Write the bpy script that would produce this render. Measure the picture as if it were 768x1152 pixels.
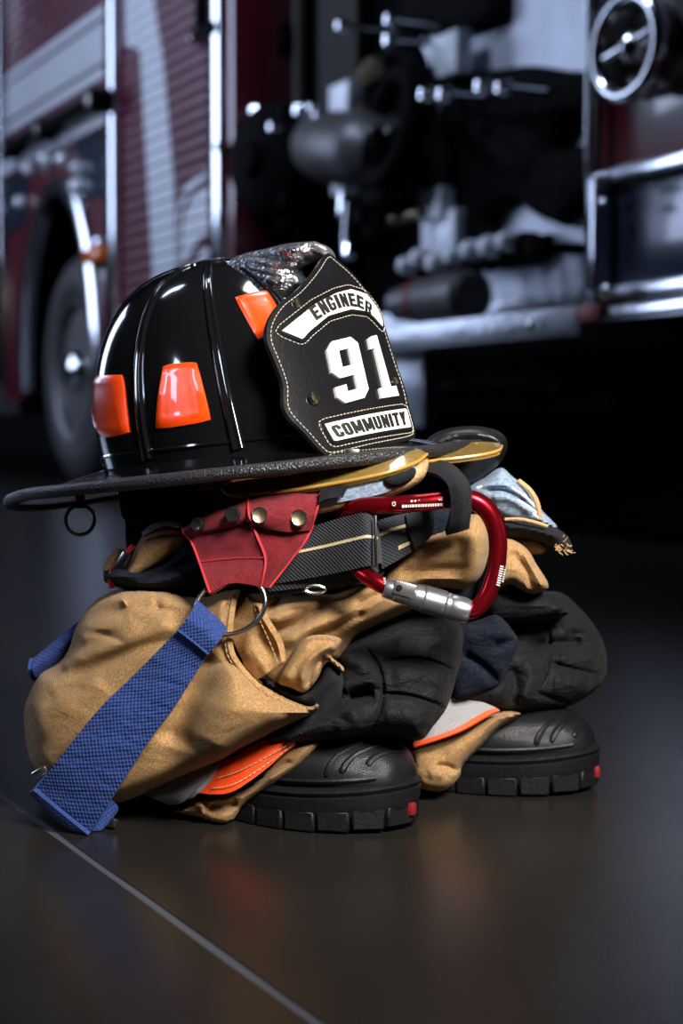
import bpy, bmesh, math, random
import numpy as np
from mathutils import Vector, Matrix, noise
from mathutils.geometry import delaunay_2d_cdt

random.seed(7)
for o in list(bpy.data.objects):
    bpy.data.objects.remove(o, do_unlink=True)
SC = bpy.context.scene
COL = SC.collection
PI = math.pi

# ------------------------------------------------------------------ camera
F_PX = 2000.0            # focal length in pixels of the 768x1152 frame
CAM_H = 0.31
PITCH = math.atan(102 / F_PX)
cam_d = bpy.data.cameras.new('camera')
cam = bpy.data.objects.new('camera', cam_d)
COL.objects.link(cam)
cam.location = (0, 0, CAM_H)
cam.rotation_euler = (PI / 2 - PITCH, 0, 0)
cam_d.sensor_fit = 'VERTICAL'
cam_d.sensor_height = 36
cam_d.sensor_width = 24
cam_d.lens = F_PX * 36 / 1152
cam_d.clip_start = 0.05
cam_d.clip_end = 60
cam_d.dof.use_dof = True
cam_d.dof.focus_distance = 1.33
cam_d.dof.aperture_fstop = 6.0
cam_d.dof.aperture_blades = 0
SC.camera = cam

# ------------------------------------------------------------------ world, lights, exposure
w = bpy.data.worlds.new('world')
SC.world = w
w.use_nodes = True
w.node_tree.nodes['Background'].inputs[0].default_value = (0.35, 0.45, 0.7, 1)
w.node_tree.nodes['Background'].inputs[1].default_value = 0.004

def area(name, loc, target, sx, sy, power, col, spread=180):
    d = bpy.data.lights.new(name, 'AREA')
    d.shape = 'RECTANGLE'; d.size = sx; d.size_y = sy
    d.energy = power; d.color = col; d.spread = math.radians(spread)
    o = bpy.data.objects.new(name, d)
    COL.objects.link(o)
    o.location = loc
    o.rotation_euler = (Vector(target) - Vector(loc)).to_track_quat('-Z', 'Y').to_euler()
    return o

area('key_softbox', (0.62, 0.20, 1.12), (0.05, 1.40, 0.23), 0.45, 0.45, 6.8, (1.0, 0.95, 0.9), 50)
area('fill_softbox', (-1.5, 1.05, 0.9), (-0.1, 1.45, 0.28), 0.14, 0.45, 0.8, (0.62, 0.75, 1.0), 70)
area('side_softbox', (1.6, 1.3, 0.55), (0.05, 1.40, 0.32), 0.15, 0.3, 0.07, (0.9, 0.95, 1.0), 60)
area('top_softbox', (0.1, 1.85, 1.7), (-0.05, 1.45, 0.3), 0.4, 0.4, 0.8, (0.9, 0.95, 1.0), 60)
area('truck_highlight_light', (-6.0, 9.5, 2.6), (0.0, 6.0, 1.0), 2.2, 3.0, 60, (0.58, 0.70, 1.0), 120)  # unseen lamp added at left to put highlights on the truck's trim
area('truck_fill_light', (-3.2, 4.2, 4.4), (-0.7, 7.6, 1.3), 1.6, 0.6, 130, (0.62, 0.74, 1.0), 150)  # unseen lamp added to brighten the truck's painted side
SC.view_settings.view_transform = 'Standard'
SC.view_settings.look = 'None'
SC.view_settings.gamma = 1
SC.view_settings.use_curve_mapping = False
SC.view_settings.exposure = 0.0

# ------------------------------------------------------------------ photo pixel -> place
FW = Vector((0, math.cos(PITCH), -math.sin(PITCH)))
UP = Vector((0, math.sin(PITCH), math.cos(PITCH)))
CAM = Vector((0, 0, CAM_H))

def ray(px, py):
    return FW + Vector((1, 0, 0)) * ((px - 384) / F_PX) - UP * ((py - 576) / F_PX)

def P(px, py, Y):
    d = ray(px, py)
    return CAM + d * (Y / d.y)

def proj(wp):
    d = Vector(wp) - CAM
    z = d.dot(FW)
    return (384 + F_PX * d.x / z, 576 - F_PX * d.dot(UP) / z)

def hit(px, py, o, n):
    d = ray(px, py)
    return CAM + d * ((Vector(o) - CAM).dot(n) / d.dot(n))

# ------------------------------------------------------------------ material helpers
MATS = {}

def mat(name, col, rough=0.6, metal=0.0, bump=None, var=None, spec=0.5, sheen=0.0, coat=0.0, trans=0.0, emis=None, weave=None, ior=1.45, crumple=None, fleck=None):
    """col base; bump=(kind,scale,strength); var=(scale,amount,col2); weave=(pu,pv,strength) on UVs in metres"""
    if name in MATS:
        return MATS[name]
    m = bpy.data.materials.new(name)
    m.use_nodes = True
    nt = m.node_tree
    N, L = nt.nodes, nt.links
    b = N['Principled BSDF']
    b.inputs['Base Color'].default_value = (*col, 1)
    b.inputs['Roughness'].default_value = rough
    b.inputs['Metallic'].default_value = metal
    b.inputs['Specular IOR Level'].default_value = spec
    b.inputs['IOR'].default_value = ior
    b.inputs['Sheen Weight'].default_value = sheen
    b.inputs['Coat Weight'].default_value = coat
    b.inputs['Coat Roughness'].default_value = 0.05
    b.inputs['Transmission Weight'].default_value = trans
    if emis:
        b.inputs['Emission Color'].default_value = (*emis[:3], 1)
        b.inputs['Emission Strength'].default_value = emis[3]
    tc = N.new('ShaderNodeTexCoord')
    if var:
        n = N.new('ShaderNodeTexNoise')
        n.inputs['Scale'].default_value = var[0]
        n.inputs['Detail'].default_value = 6
        n.inputs['Roughness'].default_value = 0.65
        L.new(tc.outputs['Object'], n.inputs['Vector'])
        r = N.new('ShaderNodeValToRGB')
        r.color_ramp.elements[0].position = 0.5 - 0.5 * var[1]
        r.color_ramp.elements[1].position = 0.5 + 0.5 * var[1]
        r.color_ramp.elements[0].color = (*var[2], 1)
        r.color_ramp.elements[1].color = (*col, 1)
        L.new(n.outputs['Fac'], r.inputs['Fac'])
        L.new(r.outputs['Color'], b.inputs['Base Color'])
    height = None
    if bump:
        k, s, st = bump
        if k == 'noise':
            n = N.new('ShaderNodeTexNoise'); n.inputs['Scale'].default_value = s; n.inputs['Detail'].default_value = 4
            L.new(tc.outputs['Object'], n.inputs['Vector']); height = n.outputs['Fac']
        elif k == 'cells':
            n = N.new('ShaderNodeTexVoronoi'); n.inputs['Scale'].default_value = s
            L.new(tc.outputs['Object'], n.inputs['Vector']); height = n.outputs['Distance']
        elif k == 'twill':
            n = N.new('ShaderNodeTexWave'); n.inputs['Scale'].default_value = s
            n.bands_direction = 'DIAGONAL'; n.inputs['Distortion'].default_value = 0.6
            n.inputs['Detail'].default_value = 2; n.inputs['Detail Scale'].default_value = 3
            mpn = N.new('ShaderNodeMapping'); mpn.inputs['Scale'].default_value = (1.0, 0.12, 1.0)
            L.new(tc.outputs['Object'], mpn.inputs['Vector']); L.new(mpn.outputs['Vector'], n.inputs['Vector'])
            n2 = N.new('ShaderNodeTexNoise'); n2.inputs['Scale'].default_value = s * 4
            L.new(tc.outputs['Object'], n2.inputs['Vector'])
            a = N.new('ShaderNodeMath'); a.operation = 'ADD'
            L.new(n.outputs['Fac'], a.inputs[0]); L.new(n2.outputs['Fac'], a.inputs[1]); height = a.outputs[0]
    if weave:
        pu, pv, st = weave
        s = N.new('ShaderNodeSeparateXYZ'); L.new(tc.outputs['UV'], s.inputs[0])
        outs = []
        for ax, p_ in ((0, pu), (1, pv)):
            mu = N.new('ShaderNodeMath'); mu.operation = 'MULTIPLY'; mu.inputs[1].default_value = 2 * PI / p_
            L.new(s.outputs[ax], mu.inputs[0])
            si = N.new('ShaderNodeMath'); si.operation = 'SINE'; L.new(mu.outputs[0], si.inputs[0]); outs.append(si)
        mm = N.new('ShaderNodeMath'); mm.operation = 'MULTIPLY'
        L.new(outs[0].outputs[0], mm.inputs[0]); L.new(outs[1].outputs[0], mm.inputs[1]); height = mm.outputs[0]
    if height is not None:
        bn = N.new('ShaderNodeBump')
        bn.inputs['Strength'].default_value = min(1, st)
        bn.inputs['Distance'].default_value = 0.0006 if (weave or bump[0] == 'twill') else 0.002
        L.new(height, bn.inputs['Height'])
        L.new(bn.outputs['Normal'], b.inputs['Normal'])
    if crumple:                      # soft crumpling of cloth on top of its weave
        mpc = N.new('ShaderNodeMapping'); mpc.inputs['Rotation'].default_value = (0.3, 0.5, 0.6); mpc.inputs['Scale'].default_value = (1.0, 1.0, 2.2)
        L.new(tc.outputs['Object'], mpc.inputs['Vector'])
        nc = N.new('ShaderNodeTexNoise'); nc.inputs['Scale'].default_value = crumple[0]; nc.inputs['Detail'].default_value = 5; nc.inputs['Roughness'].default_value = 0.55
        nc.inputs['Distortion'].default_value = 0.8
        L.new(mpc.outputs['Vector'], nc.inputs['Vector'])
        bc = N.new('ShaderNodeBump'); bc.inputs['Strength'].default_value = 1.0; bc.inputs['Distance'].default_value = crumple[1]
        L.new(nc.outputs['Fac'], bc.inputs['Height'])
        if height is not None: L.new(bc.outputs['Normal'], bn.inputs['Normal'])
        else: L.new(bc.outputs['Normal'], b.inputs['Normal'])
    if fleck and var:                # fine light and dark threads
        nf = N.new('ShaderNodeTexNoise'); nf.inputs['Scale'].default_value = fleck[0]; nf.inputs['Detail'].default_value = 2
        L.new(tc.outputs['Object'], nf.inputs['Vector'])
        mr = N.new('ShaderNodeMapRange'); mr.inputs['From Min'].default_value = 0.3; mr.inputs['From Max'].default_value = 0.7
        mr.inputs['To Min'].default_value = 1 - fleck[1]; mr.inputs['To Max'].default_value = 1 + fleck[1]
        L.new(nf.outputs['Fac'], mr.inputs['Value'])
        vm = N.new('ShaderNodeVectorMath'); vm.operation = 'SCALE'
        L.new(r.outputs['Color'], vm.inputs[0]); L.new(mr.outputs['Result'], vm.inputs['Scale'])
        L.new(vm.outputs['Vector'], b.inputs['Base Color'])
    MATS[name] = m
    return m

# ------------------------------------------------------------------ object helpers
ROOTM = {}

def thing(name, label, cat, M=None, group=None):
    o = bpy.data.objects.new(name, None)
    COL.objects.link(o)
    o.empty_display_size = 0.05
    M = M or Matrix()
    o.matrix_world = M
    o['label'] = label; o['category'] = cat
    if group: o['group'] = group
    ROOTM[o.name] = M.copy()
    return o

def rootof(o):
    while o.parent: o = o.parent
    return o

def obj(name, V, F, m, parent=None, local=False, smooth=True, uv=None, sharp=None, label=None, kind=None):
    """one mesh object; V in world coordinates unless local (the root's own frame)"""
    me = bpy.data.meshes.new(name)
    V = [Vector(v) for v in V]
    if parent is not None and not local:
        inv = ROOTM[rootof(parent).name].inverted()
        V = [inv @ v for v in V]
    me.from_pydata(V, [], F)
    if uv is not None:
        l = me.uv_layers.new(name='UVMap')
        for p_ in me.polygons:
            for li in p_.loop_indices:
                l.data[li].uv = uv[me.loops[li].vertex_index]
    bm = bmesh.new(); bm.from_mesh(me)
    bmesh.ops.recalc_face_normals(bm, faces=bm.faces)
    if smooth:
        a = math.radians(sharp if sharp else 40)
        for f in bm.faces: f.smooth = True
        for e in bm.edges:
            if len(e.link_faces) == 2 and e.calc_face_angle(0) > a: e.smooth = False
    bm.to_mesh(me); bm.free()
    me.materials.append(m)
    o = bpy.data.objects.new(name, me)
    COL.objects.link(o)
    if parent is not None: o.parent = parent
    if label: o['label'] = label
    if kind: o['kind'] = kind
    return o

def merge(*lst):
    V, F = [], []
    for v, f in lst:
        n = len(V); V += list(v); F += [[i + n for i in q] for q in f]
    return V, F

def catmull(pts, n, closed=False):
    pts = [np.array(p_, float) for p_ in pts]
    out = []
    m = len(pts)
    rng = range(m) if closed else range(m - 1)
    for i in rng:
        g = (lambda k: pts[k % m]) if closed else (lambda k: pts[min(max(k, 0), m - 1)])
        p0, p1, p2, p3 = g(i - 1), g(i), g(i + 1), g(i + 2)
        for j in range(n):
            t = j / n
            out.append(0.5 * ((2 * p1) + (-p0 + p2) * t + (2 * p0 - 5 * p1 + 4 * p2 - p3) * t * t + (-p0 + 3 * p1 - 3 * p2 + p3) * t ** 3))
    if not closed: out.append(pts[-1])
    return out

def resample(pts, step, closed=True):
    pts = [np.array(p_, float) for p_ in pts]
    if closed: pts = pts + [pts[0]]
    L = [0]
    for a, b in zip(pts, pts[1:]): L.append(L[-1] + np.linalg.norm(b - a))
    n = max(3, int(round(L[-1] / step)))
    out = []
    k = 0
    for i in range(n if closed else n + 1):
        s = L[-1] * i / n
        while k < len(L) - 2 and L[k + 1] < s: k += 1
        t = (s - L[k]) / max(1e-9, L[k + 1] - L[k])
        out.append(pts[k] * (1 - t) + pts[k + 1] * t)
    return out

def tube(path, r, n=10, closed=False, caps=True, flat=None):
    """round tube along a path of world points; r scalar or list; flat=(normal list/vec, sy) squashes"""
    path = [Vector(p_) for p_ in path]
    m = len(path)
    rs = r if isinstance(r, (list, tuple)) else [r] * m
    V, F = [], []
    up = None
    for i, p_ in enumerate(path):
        a = path[(i - 1) % m] if closed or i > 0 else path[i]
        b = path[(i + 1) % m] if closed or i < m - 1 else path[i]
        t = (b - a).normalized()
        if up is None:
            up = Vector((0, 0, 1)) if abs(t.z) < 0.9 else Vector((0, 1, 0))
        s = t.cross(up)
        if s.length < 1e-6: s = t.orthogonal()
        s.normalize(); up = s.cross(t).normalized()
        for k in range(n):
            a_ = 2 * PI * k / n
            V.append(p_ + (s * math.cos(a_) + up * math.sin(a_)) * rs[i])
    for i in range(m if closed else m - 1):
        for k in range(n):
            j = (i + 1) % m
            F.append([i * n + k, i * n + (k + 1) % n, j * n + (k + 1) % n, j * n + k])
    if caps and not closed:
        F.append(list(range(n))[::-1]); F.append([(m - 1) * n + k for k in range(n)])
    return V, F

def box(c, s, M=None):
    V = [Vector((c[0] + sx * s[0] / 2, c[1] + sy * s[1] / 2, c[2] + sz * s[2] / 2)) for sx in (-1, 1) for sy in (-1, 1) for sz in (-1, 1)]
    if M is not None: V = [M @ v for v in V]
    F = [[0, 1, 3, 2], [4, 6, 7, 5], [0, 4, 5, 1], [2, 3, 7, 6], [0, 2, 6, 4], [1, 5, 7, 3]]
    return V, F

def rbox(c, s, b, M=None, seg=2):
    bm = bmesh.new()
    bmesh.ops.create_cube(bm, size=1)
    for v in bm.verts: v.co = Vector((v.co.x * s[0], v.co.y * s[1], v.co.z * s[2]))
    bmesh.ops.bevel(bm, geom=bm.edges[:], offset=b, segments=seg, affect='EDGES', profile=0.5)
    bm.verts.index_update()
    V = [v.co + Vector(c) for v in bm.verts]
    if M is not None: V = [M @ v for v in V]
    F = [[v.index for v in f.verts] for f in bm.faces]
    bm.free()
    return V, F

def lathe(prof, origin, axis, n=32, closed_prof=False):
    """prof list of (r, h) along axis"""
    axis = Vector(axis).normalized(); o = Vector(origin)
    s = axis.orthogonal().normalized(); t = axis.cross(s)
    V, F = [], []
    for r, h in prof:
        for k in range(n):
            a = 2 * PI * k / n
            V.append(o + axis * h + (s * math.cos(a) + t * math.sin(a)) * max(r, 1e-5))
    m = len(prof)
    for i in range(m - 1 + (1 if closed_prof else 0)):
        for k in range(n):
            j = (i + 1) % m
            F.append([i * n + k, i * n + (k + 1) % n, j * n + (k + 1) % n, j * n + k])
    if not closed_prof:
        F.append(list(range(n))); F.append([(m - 1) * n + k for k in range(n)])
    return V, F

def prism(front, back):
    n = len(front)
    V = list(front) + list(back)
    F = [list(range(n)), list(range(2 * n - 1, n - 1, -1))]
    for i in range(n): F.append([i, i + n, (i + 1) % n + n, (i + 1) % n])
    return V, F

def poly_inside(poly, x, y):
    px, py = poly[:, 0], poly[:, 1]
    qx, qy = np.roll(px, -1), np.roll(py, -1)
    X, Y = x[:, None], y[:, None]
    c = ((py > Y) != (qy > Y)) & (X < (qx - px) * (Y - py) / (qy - py + 1e-12) + px)
    return c.sum(1) % 2 == 1

def seg_dist(pts, a, b):
    ab = b - a
    t = np.clip(((pts - a) @ ab) / (ab @ ab + 1e-12), 0, 1)
    q = a + t[:, None] * ab
    d = pts - q
    sd = np.sign(ab[0] * d[:, 1] - ab[1] * d[:, 0])
    return np.hypot(d[:, 0], d[:, 1]), t, sd

def pillow(outline, Y0, tf, tb, R=28, R2=110, step=5.0, folds=(), wr=(0.004, 14), seed=0, mp=None, smooth_outline=4, mix=0.5, flatback=False):
    """closed stuffed shape: outline (photo px) at depth Y0, bulging tf towards / tb away from the viewer;
       folds = [(polyline px, height m, width px or (width left, width right))]"""
    ol = catmull(outline, smooth_outline, True) if smooth_outline else [np.array(p_, float) for p_ in outline]
    ol = np.array(resample(ol, step))
    x0, y0 = ol.min(0); x1, y1 = ol.max(0)
    g = []
    r = 0
    yy = y0 + step / 2
    while yy < y1:
        xs = np.arange(x0 + (step / 2 if r % 2 else 0), x1, step)
        g.append(np.stack([xs, np.full_like(xs, yy)], 1)); yy += step * 0.87; r += 1
    g = np.concatenate(g)
    g = g[poly_inside(ol, g[:, 0], g[:, 1])]
    def bdist(pts):
        d = np.full(len(pts), 1e9)
        for a, b in zip(ol, np.roll(ol, -1, 0)): d = np.minimum(d, seg_dist(pts, a, b)[0])
        return d
    g = g[bdist(g) > step * 0.45]
    allp = np.concatenate([ol, g])
    nb = len(ol)
    res = delaunay_2d_cdt([Vector(p_) for p_ in allp], [], [list(range(nb))], 1, 1e-5)
    pts = np.array([tuple(v) for v in res[0]]); tris = [list(t) for t in res[2]]
    d = bdist(pts); d[d < 1e-3] = 0
    pr = lambda R_: np.sqrt(np.clip(1 - (1 - np.minimum(d / R_, 1)) ** 2, 0, 1))
    prof = (1 - mix) * pr(R) + mix * pr(R2)
    disp = np.zeros(len(pts))
    for fo in folds:
        pl, amp, wd = fo[:3]
        pl = [np.array(p_, float) for p_ in (catmull(pl, 4) if len(pl) > 2 else pl)]
        wl, wr_ = wd if isinstance(wd, (tuple, list)) else (wd, wd)
        best = np.full(len(pts), 1e9); bt = np.zeros(len(pts)); bs = np.zeros(len(pts))
        ns = len(pl) - 1
        for i in range(ns):
            dd, t, sd = seg_dist(pts, pl[i], pl[i + 1])
            k = dd < best
            best[k] = dd[k]; bt[k] = (i + t[k]) / ns; bs[k] = sd[k]
        ww = np.where(bs >= 0, wr_, wl)
        tap = np.clip(np.minimum(bt, 1 - bt) * 5 + 0.25, 0, 1) if len(fo) < 4 else 1
        disp += amp * np.exp(-(best / ww) ** 2) * tap
    yf = Y0 if callable(Y0) else (lambda x, y: Y0)
    V, F = [], []
    idx_b = {}
    fr = []
    for i, (x, y) in enumerate(pts):
        nz = 0
        if wr:
            q = Vector((x * 0.0007 * wr[1] + seed * 3.1, y * 0.0007 * wr[1], seed))
            nz = wr[0] * (noise.noise(q) + 0.5 * noise.noise(q * 2.7))
        off = tf * prof[i] + (disp[i] + nz) * min(1, d[i] / 8.0)
        if mp: v = mp(x, y, off)
        else:
            v = P(x, y, yf(x, y) - off)
            if v.z < 0.0015: v.z = 0.0015
        V.append(v)
    nF = len(V)
    bi = []
    for i, (x, y) in enumerate(pts):
        if d[i] == 0: bi.append(i); continue
        off = -tb * (prof[i] if not flatback else min(1, prof[i] * 2))
        if mp: v = mp(x, y, off)
        else:
            v = P(x, y, yf(x, y) - off)
            if v.z < 0.0015: v.z = 0.0015
        bi.append(len(V)); V.append(v)
    F = tris + [[bi[t[2]], bi[t[1]], bi[t[0]]] for t in tris]
    return V, F

def plane3(a, b, c):
    A = np.array([[a[0], a[1], 1], [b[0], b[1], 1], [c[0], c[1], 1]], float)
    k = np.linalg.solve(A, np.array([a[2], b[2], c[2]]))
    return lambda x, y: k[0] * x + k[1] * y + k[2]

def cr1(vals, t):
    m = len(vals)
    if m == 1: return vals[0]
    s = t * (m - 1); i = min(int(s), m - 2); t = s - i
    g = lambda k: vals[min(max(k, 0), m - 1)]
    p0, p1, p2, p3 = g(i - 1), g(i), g(i + 1), g(i + 2)
    return 0.5 * ((2 * p1) + (-p0 + p2) * t + (2 * p0 - 5 * p1 + 4 * p2 - p3) * t * t + (-p0 + 3 * p1 - 3 * p2 + p3) * t ** 3)

def sheet_fn(ctrl, world=False):
    """ctrl rows of points (px,py,Y) or world points -> f(u,v) along the rows (u) and across (v)"""
    G = [[np.array(p_ if world else P(*p_), float) for p_ in row] for row in ctrl]
    def f(u, v):
        return Vector(cr1([cr1(row, v) for row in G], u))
    return f

def sheet(ctrl, th, nu=24, nv=8, world=False, wr=None, seed=0, f=None):
    """cloth or webbing sheet of thickness th; returns V,F,uv"""
    f = f or sheet_fn(ctrl, world)
    T, N_, uv = [], [], []
    grid = [[f(i / nu, j / nv) for j in range(nv + 1)] for i in range(nu + 1)]
    lu = 0
    for i in range(nu + 1):
        if i: lu += (grid[i][nv // 2] - grid[i - 1][nv // 2]).length
        lv = 0
        for j in range(nv + 1):
            if j: lv += (grid[i][j] - grid[i][j - 1]).length
            a = grid[min(i + 1, nu)][j] - grid[max(i - 1, 0)][j]
            b = grid[i][min(j + 1, nv)] - grid[i][max(j - 1, 0)]
            n = a.cross(b)
            n = n.normalized() if n.length > 1e-12 else Vector((0, -1, 0))
            p_ = grid[i][j].copy()
            if wr:
                q = p_ * wr[1] + Vector((seed, seed, 0))
                p_ += n * wr[0] * (noise.noise(q) + 0.4 * noise.noise(q * 2.3))
            T.append(p_); N_.append(n); uv.append((lu, lv))
    c = sum((n.y for n in N_))
    sg = 1 if c < 0 else -1      # front = towards the viewer
    m = nv + 1
    V = [p_ for p_ in T] + [p_ - n * sg * th for p_, n in zip(T, N_)]
    K = len(T)
    F = []
    for i in range(nu):
        for j in range(nv):
            q = [i * m + j, i * m + j + 1, (i + 1) * m + j + 1, (i + 1) * m + j]
            F.append(q); F.append([k + K for k in q[::-1]])
    bd = [i * m for i in range(nu + 1)] + [nu * m + j for j in range(1, nv + 1)] + [i * m + nv for i in range(nu - 1, -1, -1)] + [j for j in range(nv - 1, 0, -1)]
    for a, b in zip(bd, bd[1:] + bd[:1]): F.append([a, b, b + K, a + K])
    for v in V:
        if v.z < 0.001: v.z = 0.001
    return V, F, uv + uv

def dashes(path, normal_off, L=0.0022, gap=0.0012, w_=0.00035):
    """stitches: short thin bars along a world path"""
    pts = resample([tuple(p_) for p_ in path], L + gap, False)
    out = []
    for a, b in zip(pts, pts[1:]):
        a = Vector(a); b = Vector(b)
        if (b - a).length < 1e-5: continue
        d = (b - a) * (L / (L + gap))
        out.append(tube([a + normal_off, a + d + normal_off], w_, 5))
    return merge(*out)

# ------------------------------------------------------------------ materials
m_concrete = mat('polished_concrete', (0.022, 0.019, 0.015), 0.27, var=(2.2, 0.5, (0.012, 0.011, 0.010)), bump=('noise', 55, 0.08), spec=0.22)
m_joint = mat('joint_filler', (0.060, 0.064, 0.076), 0.6, bump=('noise', 150, 0.3))
m_wall = mat('dark_wall_paint', (0.05, 0.05, 0.055), 0.8, var=(1.5, 0.5, (0.035, 0.035, 0.04)))
m_tan = mat('tan_canvas', (0.39, 0.230, 0.098), 0.88, bump=('twill', 330, 0.75), var=(28, 0.6, (0.30, 0.17, 0.068)), sheen=0.1, spec=0.15, crumple=(24, 0.007), fleck=(620, 0.35))
m_stitch_tan = mat('tan_thread', (0.50, 0.34, 0.17), 0.8, var=(300, 0.5, (0.4, 0.26, 0.12)))
m_blackcloth = mat('black_knee_fabric', (0.0065, 0.0065, 0.0072), 0.66, bump=('noise', 700, 0.4), var=(60, 0.6, (0.008, 0.008, 0.009)), sheen=0.02, spec=0.18, crumple=(22, 0.008), fleck=(500, 0.3))
m_velvet = mat('black_lining', (0.007, 0.0075, 0.009), 0.9, bump=('noise', 1200, 0.9), var=(200, 0.5, (0.015, 0.016, 0.02)), sheen=0.02, spec=0.2)
m_navy = mat('navy_cloth', (0.005, 0.008, 0.016), 0.9, bump=('twill', 500, 0.8), var=(120, 0.5, (0.009, 0.014, 0.026)), sheen=0.02, spec=0.15, crumple=(40, 0.012), fleck=(450, 0.6))
m_belt = mat('black_webbing', (0.022, 0.025, 0.032), 0.8, weave=(0.0030, 0.0030, 0.8), var=(300, 0.5, (0.012, 0.014, 0.02)), sheen=0.05)
m_cream = mat('cream_thread', (0.62, 0.52, 0.30), 0.8, var=(400, 0.5, (0.45, 0.36, 0.2)))
m_blue = mat('blue_webbing', (0.015, 0.045, 0.19), 0.8, weave=(0.0040, 0.0034, 0.7), var=(160, 0.5, (0.011, 0.031, 0.14)), sheen=0.04, crumple=(30, 0.004), fleck=(420, 0.25))
m_red = mat('red_webbing', (0.25, 0.006, 0.015), 0.8, weave=(0.0018, 0.0018, 0.9), var=(90, 0.6, (0.20, 0.006, 0.013)), sheen=0.03, crumple=(35, 0.005), fleck=(500, 0.3))
m_redthread = mat('red_edge_thread', (0.55, 0.03, 0.035), 0.75, var=(500, 0.5, (0.42, 0.02, 0.03)))
m_denim = mat('pale_denim', (0.36, 0.47, 0.62), 0.85, bump=('twill', 420, 0.9), var=(45, 0.6, (0.22, 0.31, 0.45)), sheen=0.05, crumple=(45, 0.012), fleck=(450, 0.3))
m_orange = mat('orange_trim', (0.95, 0.085, 0.012), 0.5, bump=('noise', 900, 0.2), var=(50, 0.5, (0.85, 0.065, 0.01)))
m_silver = mat('silver_trim', (0.22, 0.21, 0.215), 0.45, bump=('cells', 900, 0.25), var=(40, 0.5, (0.18, 0.175, 0.18)))
m_leather_edge = mat('tan_leather', (0.55, 0.36, 0.17), 0.8, bump=('noise', 500, 0.6), var=(80, 0.5, (0.42, 0.26, 0.12)))
m_rubber = mat('boot_rubber', (0.0055, 0.006, 0.0074), 0.36, spec=0.45, bump=('cells', 1300, 0.25), var=(90, 0.5, (0.010, 0.010, 0.012)))
m_sole = mat('sole_rubber', (0.0045, 0.0046, 0.0056), 0.5, spec=0.25, bump=('noise', 300, 0.3), var=(60, 0.5, (0.008, 0.008, 0.0095)))
m_redrubber = mat('red_rubber', (0.16, 0.008, 0.011), 0.5, var=(60, 0.5, (0.2, 0.008, 0.01)))
m_steel = mat('bright_steel', (0.62, 0.62, 0.64), 0.22, 1.0, bump=('noise', 400, 0.05))
m_darksteel = mat('dark_steel', (0.28, 0.26, 0.25), 0.28, 1.0, bump=('noise', 300, 0.06))
m_brass = mat('antique_brass', (0.42, 0.34, 0.22), 0.3, 1.0, var=(200, 0.6, (0.3, 0.24, 0.16)))
m_blacksnap = mat('black_enamel', (0.012, 0.012, 0.012), 0.25, 0.3, var=(200, 0.5, (0.02, 0.02, 0.02)))
m_gloss = mat('black_gloss_shell', (0.004, 0.004, 0.0045), 0.11, bump=('noise', 18, 0.03), var=(9, 0.5, (0.006, 0.006, 0.007)), coat=1.0, spec=0.5)
m_brim = mat('black_rubber_edge', (0.010, 0.010, 0.012), 0.42, bump=('cells', 650, 0.45), var=(90, 0.5, (0.014, 0.014, 0.016)))
m_leather = mat('black_leather', (0.006, 0.006, 0.007), 0.24, bump=('noise', 260, 0.08), var=(30, 0.5, (0.009, 0.009, 0.010)), spec=0.35, coat=0.15)
m_leather2 = mat('soft_black_leather', (0.006, 0.006, 0.007), 0.36, bump=('noise', 200, 0.2), var=(30, 0.5, (0.009, 0.009, 0.010)), spec=0.4)
m_white = mat('white_leather', (0.72, 0.70, 0.66), 0.5, var=(180, 0.5, (0.64, 0.62, 0.58)), bump=('noise', 500, 0.15))
m_ink = mat('black_lettering', (0.006, 0.006, 0.006), 0.5, var=(100, 0.5, (0.01, 0.01, 0.01)))
m_thread = mat('ivory_thread', (0.62, 0.55, 0.42), 0.7, var=(400, 0.5, (0.5, 0.43, 0.32)))
m_patch = mat('orange_reflective', (0.92, 0.060, 0.005), 0.22, bump=('cells', 1400, 0.10), var=(60, 0.5, (0.92, 0.07, 0.006)), coat=0.6)
m_eagle = mat('cast_pewter', (0.36, 0.37, 0.40), 0.30, 0.92, bump=('cells', 250, 0.6))
m_eagle_s = mat('polished_pewter', (0.50, 0.51, 0.54), 0.26, 0.88, bump=('noise', 120, 0.1))
m_amber = mat('amber_lens', (0.85, 0.60, 0.20), 0.10, var=(40, 0.5, (0.75, 0.50, 0.15)), trans=0.82, coat=0.4)
m_amber_edge = mat('amber_edge', (0.55, 0.33, 0.07), 0.25, var=(40, 0.5, (0.45, 0.26, 0.05)), trans=0.3)
m_carab = mat('red_anodised', (0.30, 0.006, 0.014), 0.24, 0.85, bump=('noise', 200, 0.03), var=(120, 0.5, (0.26, 0.005, 0.012)))
m_alu = mat('grey_aluminium', (0.34, 0.35, 0.37), 0.32, 0.9, bump=('noise', 500, 0.05), var=(150, 0.5, (0.4, 0.41, 0.43)))
m_print = mat('white_print', (0.55, 0.5, 0.48), 0.6, var=(300, 0.5, (0.6, 0.58, 0.56)))

# ------------------------------------------------------------------ room
def simple(name, V, F, m, kind='structure', parent=None):
    o = obj(name, V, F, m, parent, smooth=False)
    if kind: o['kind'] = kind
    return o

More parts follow.
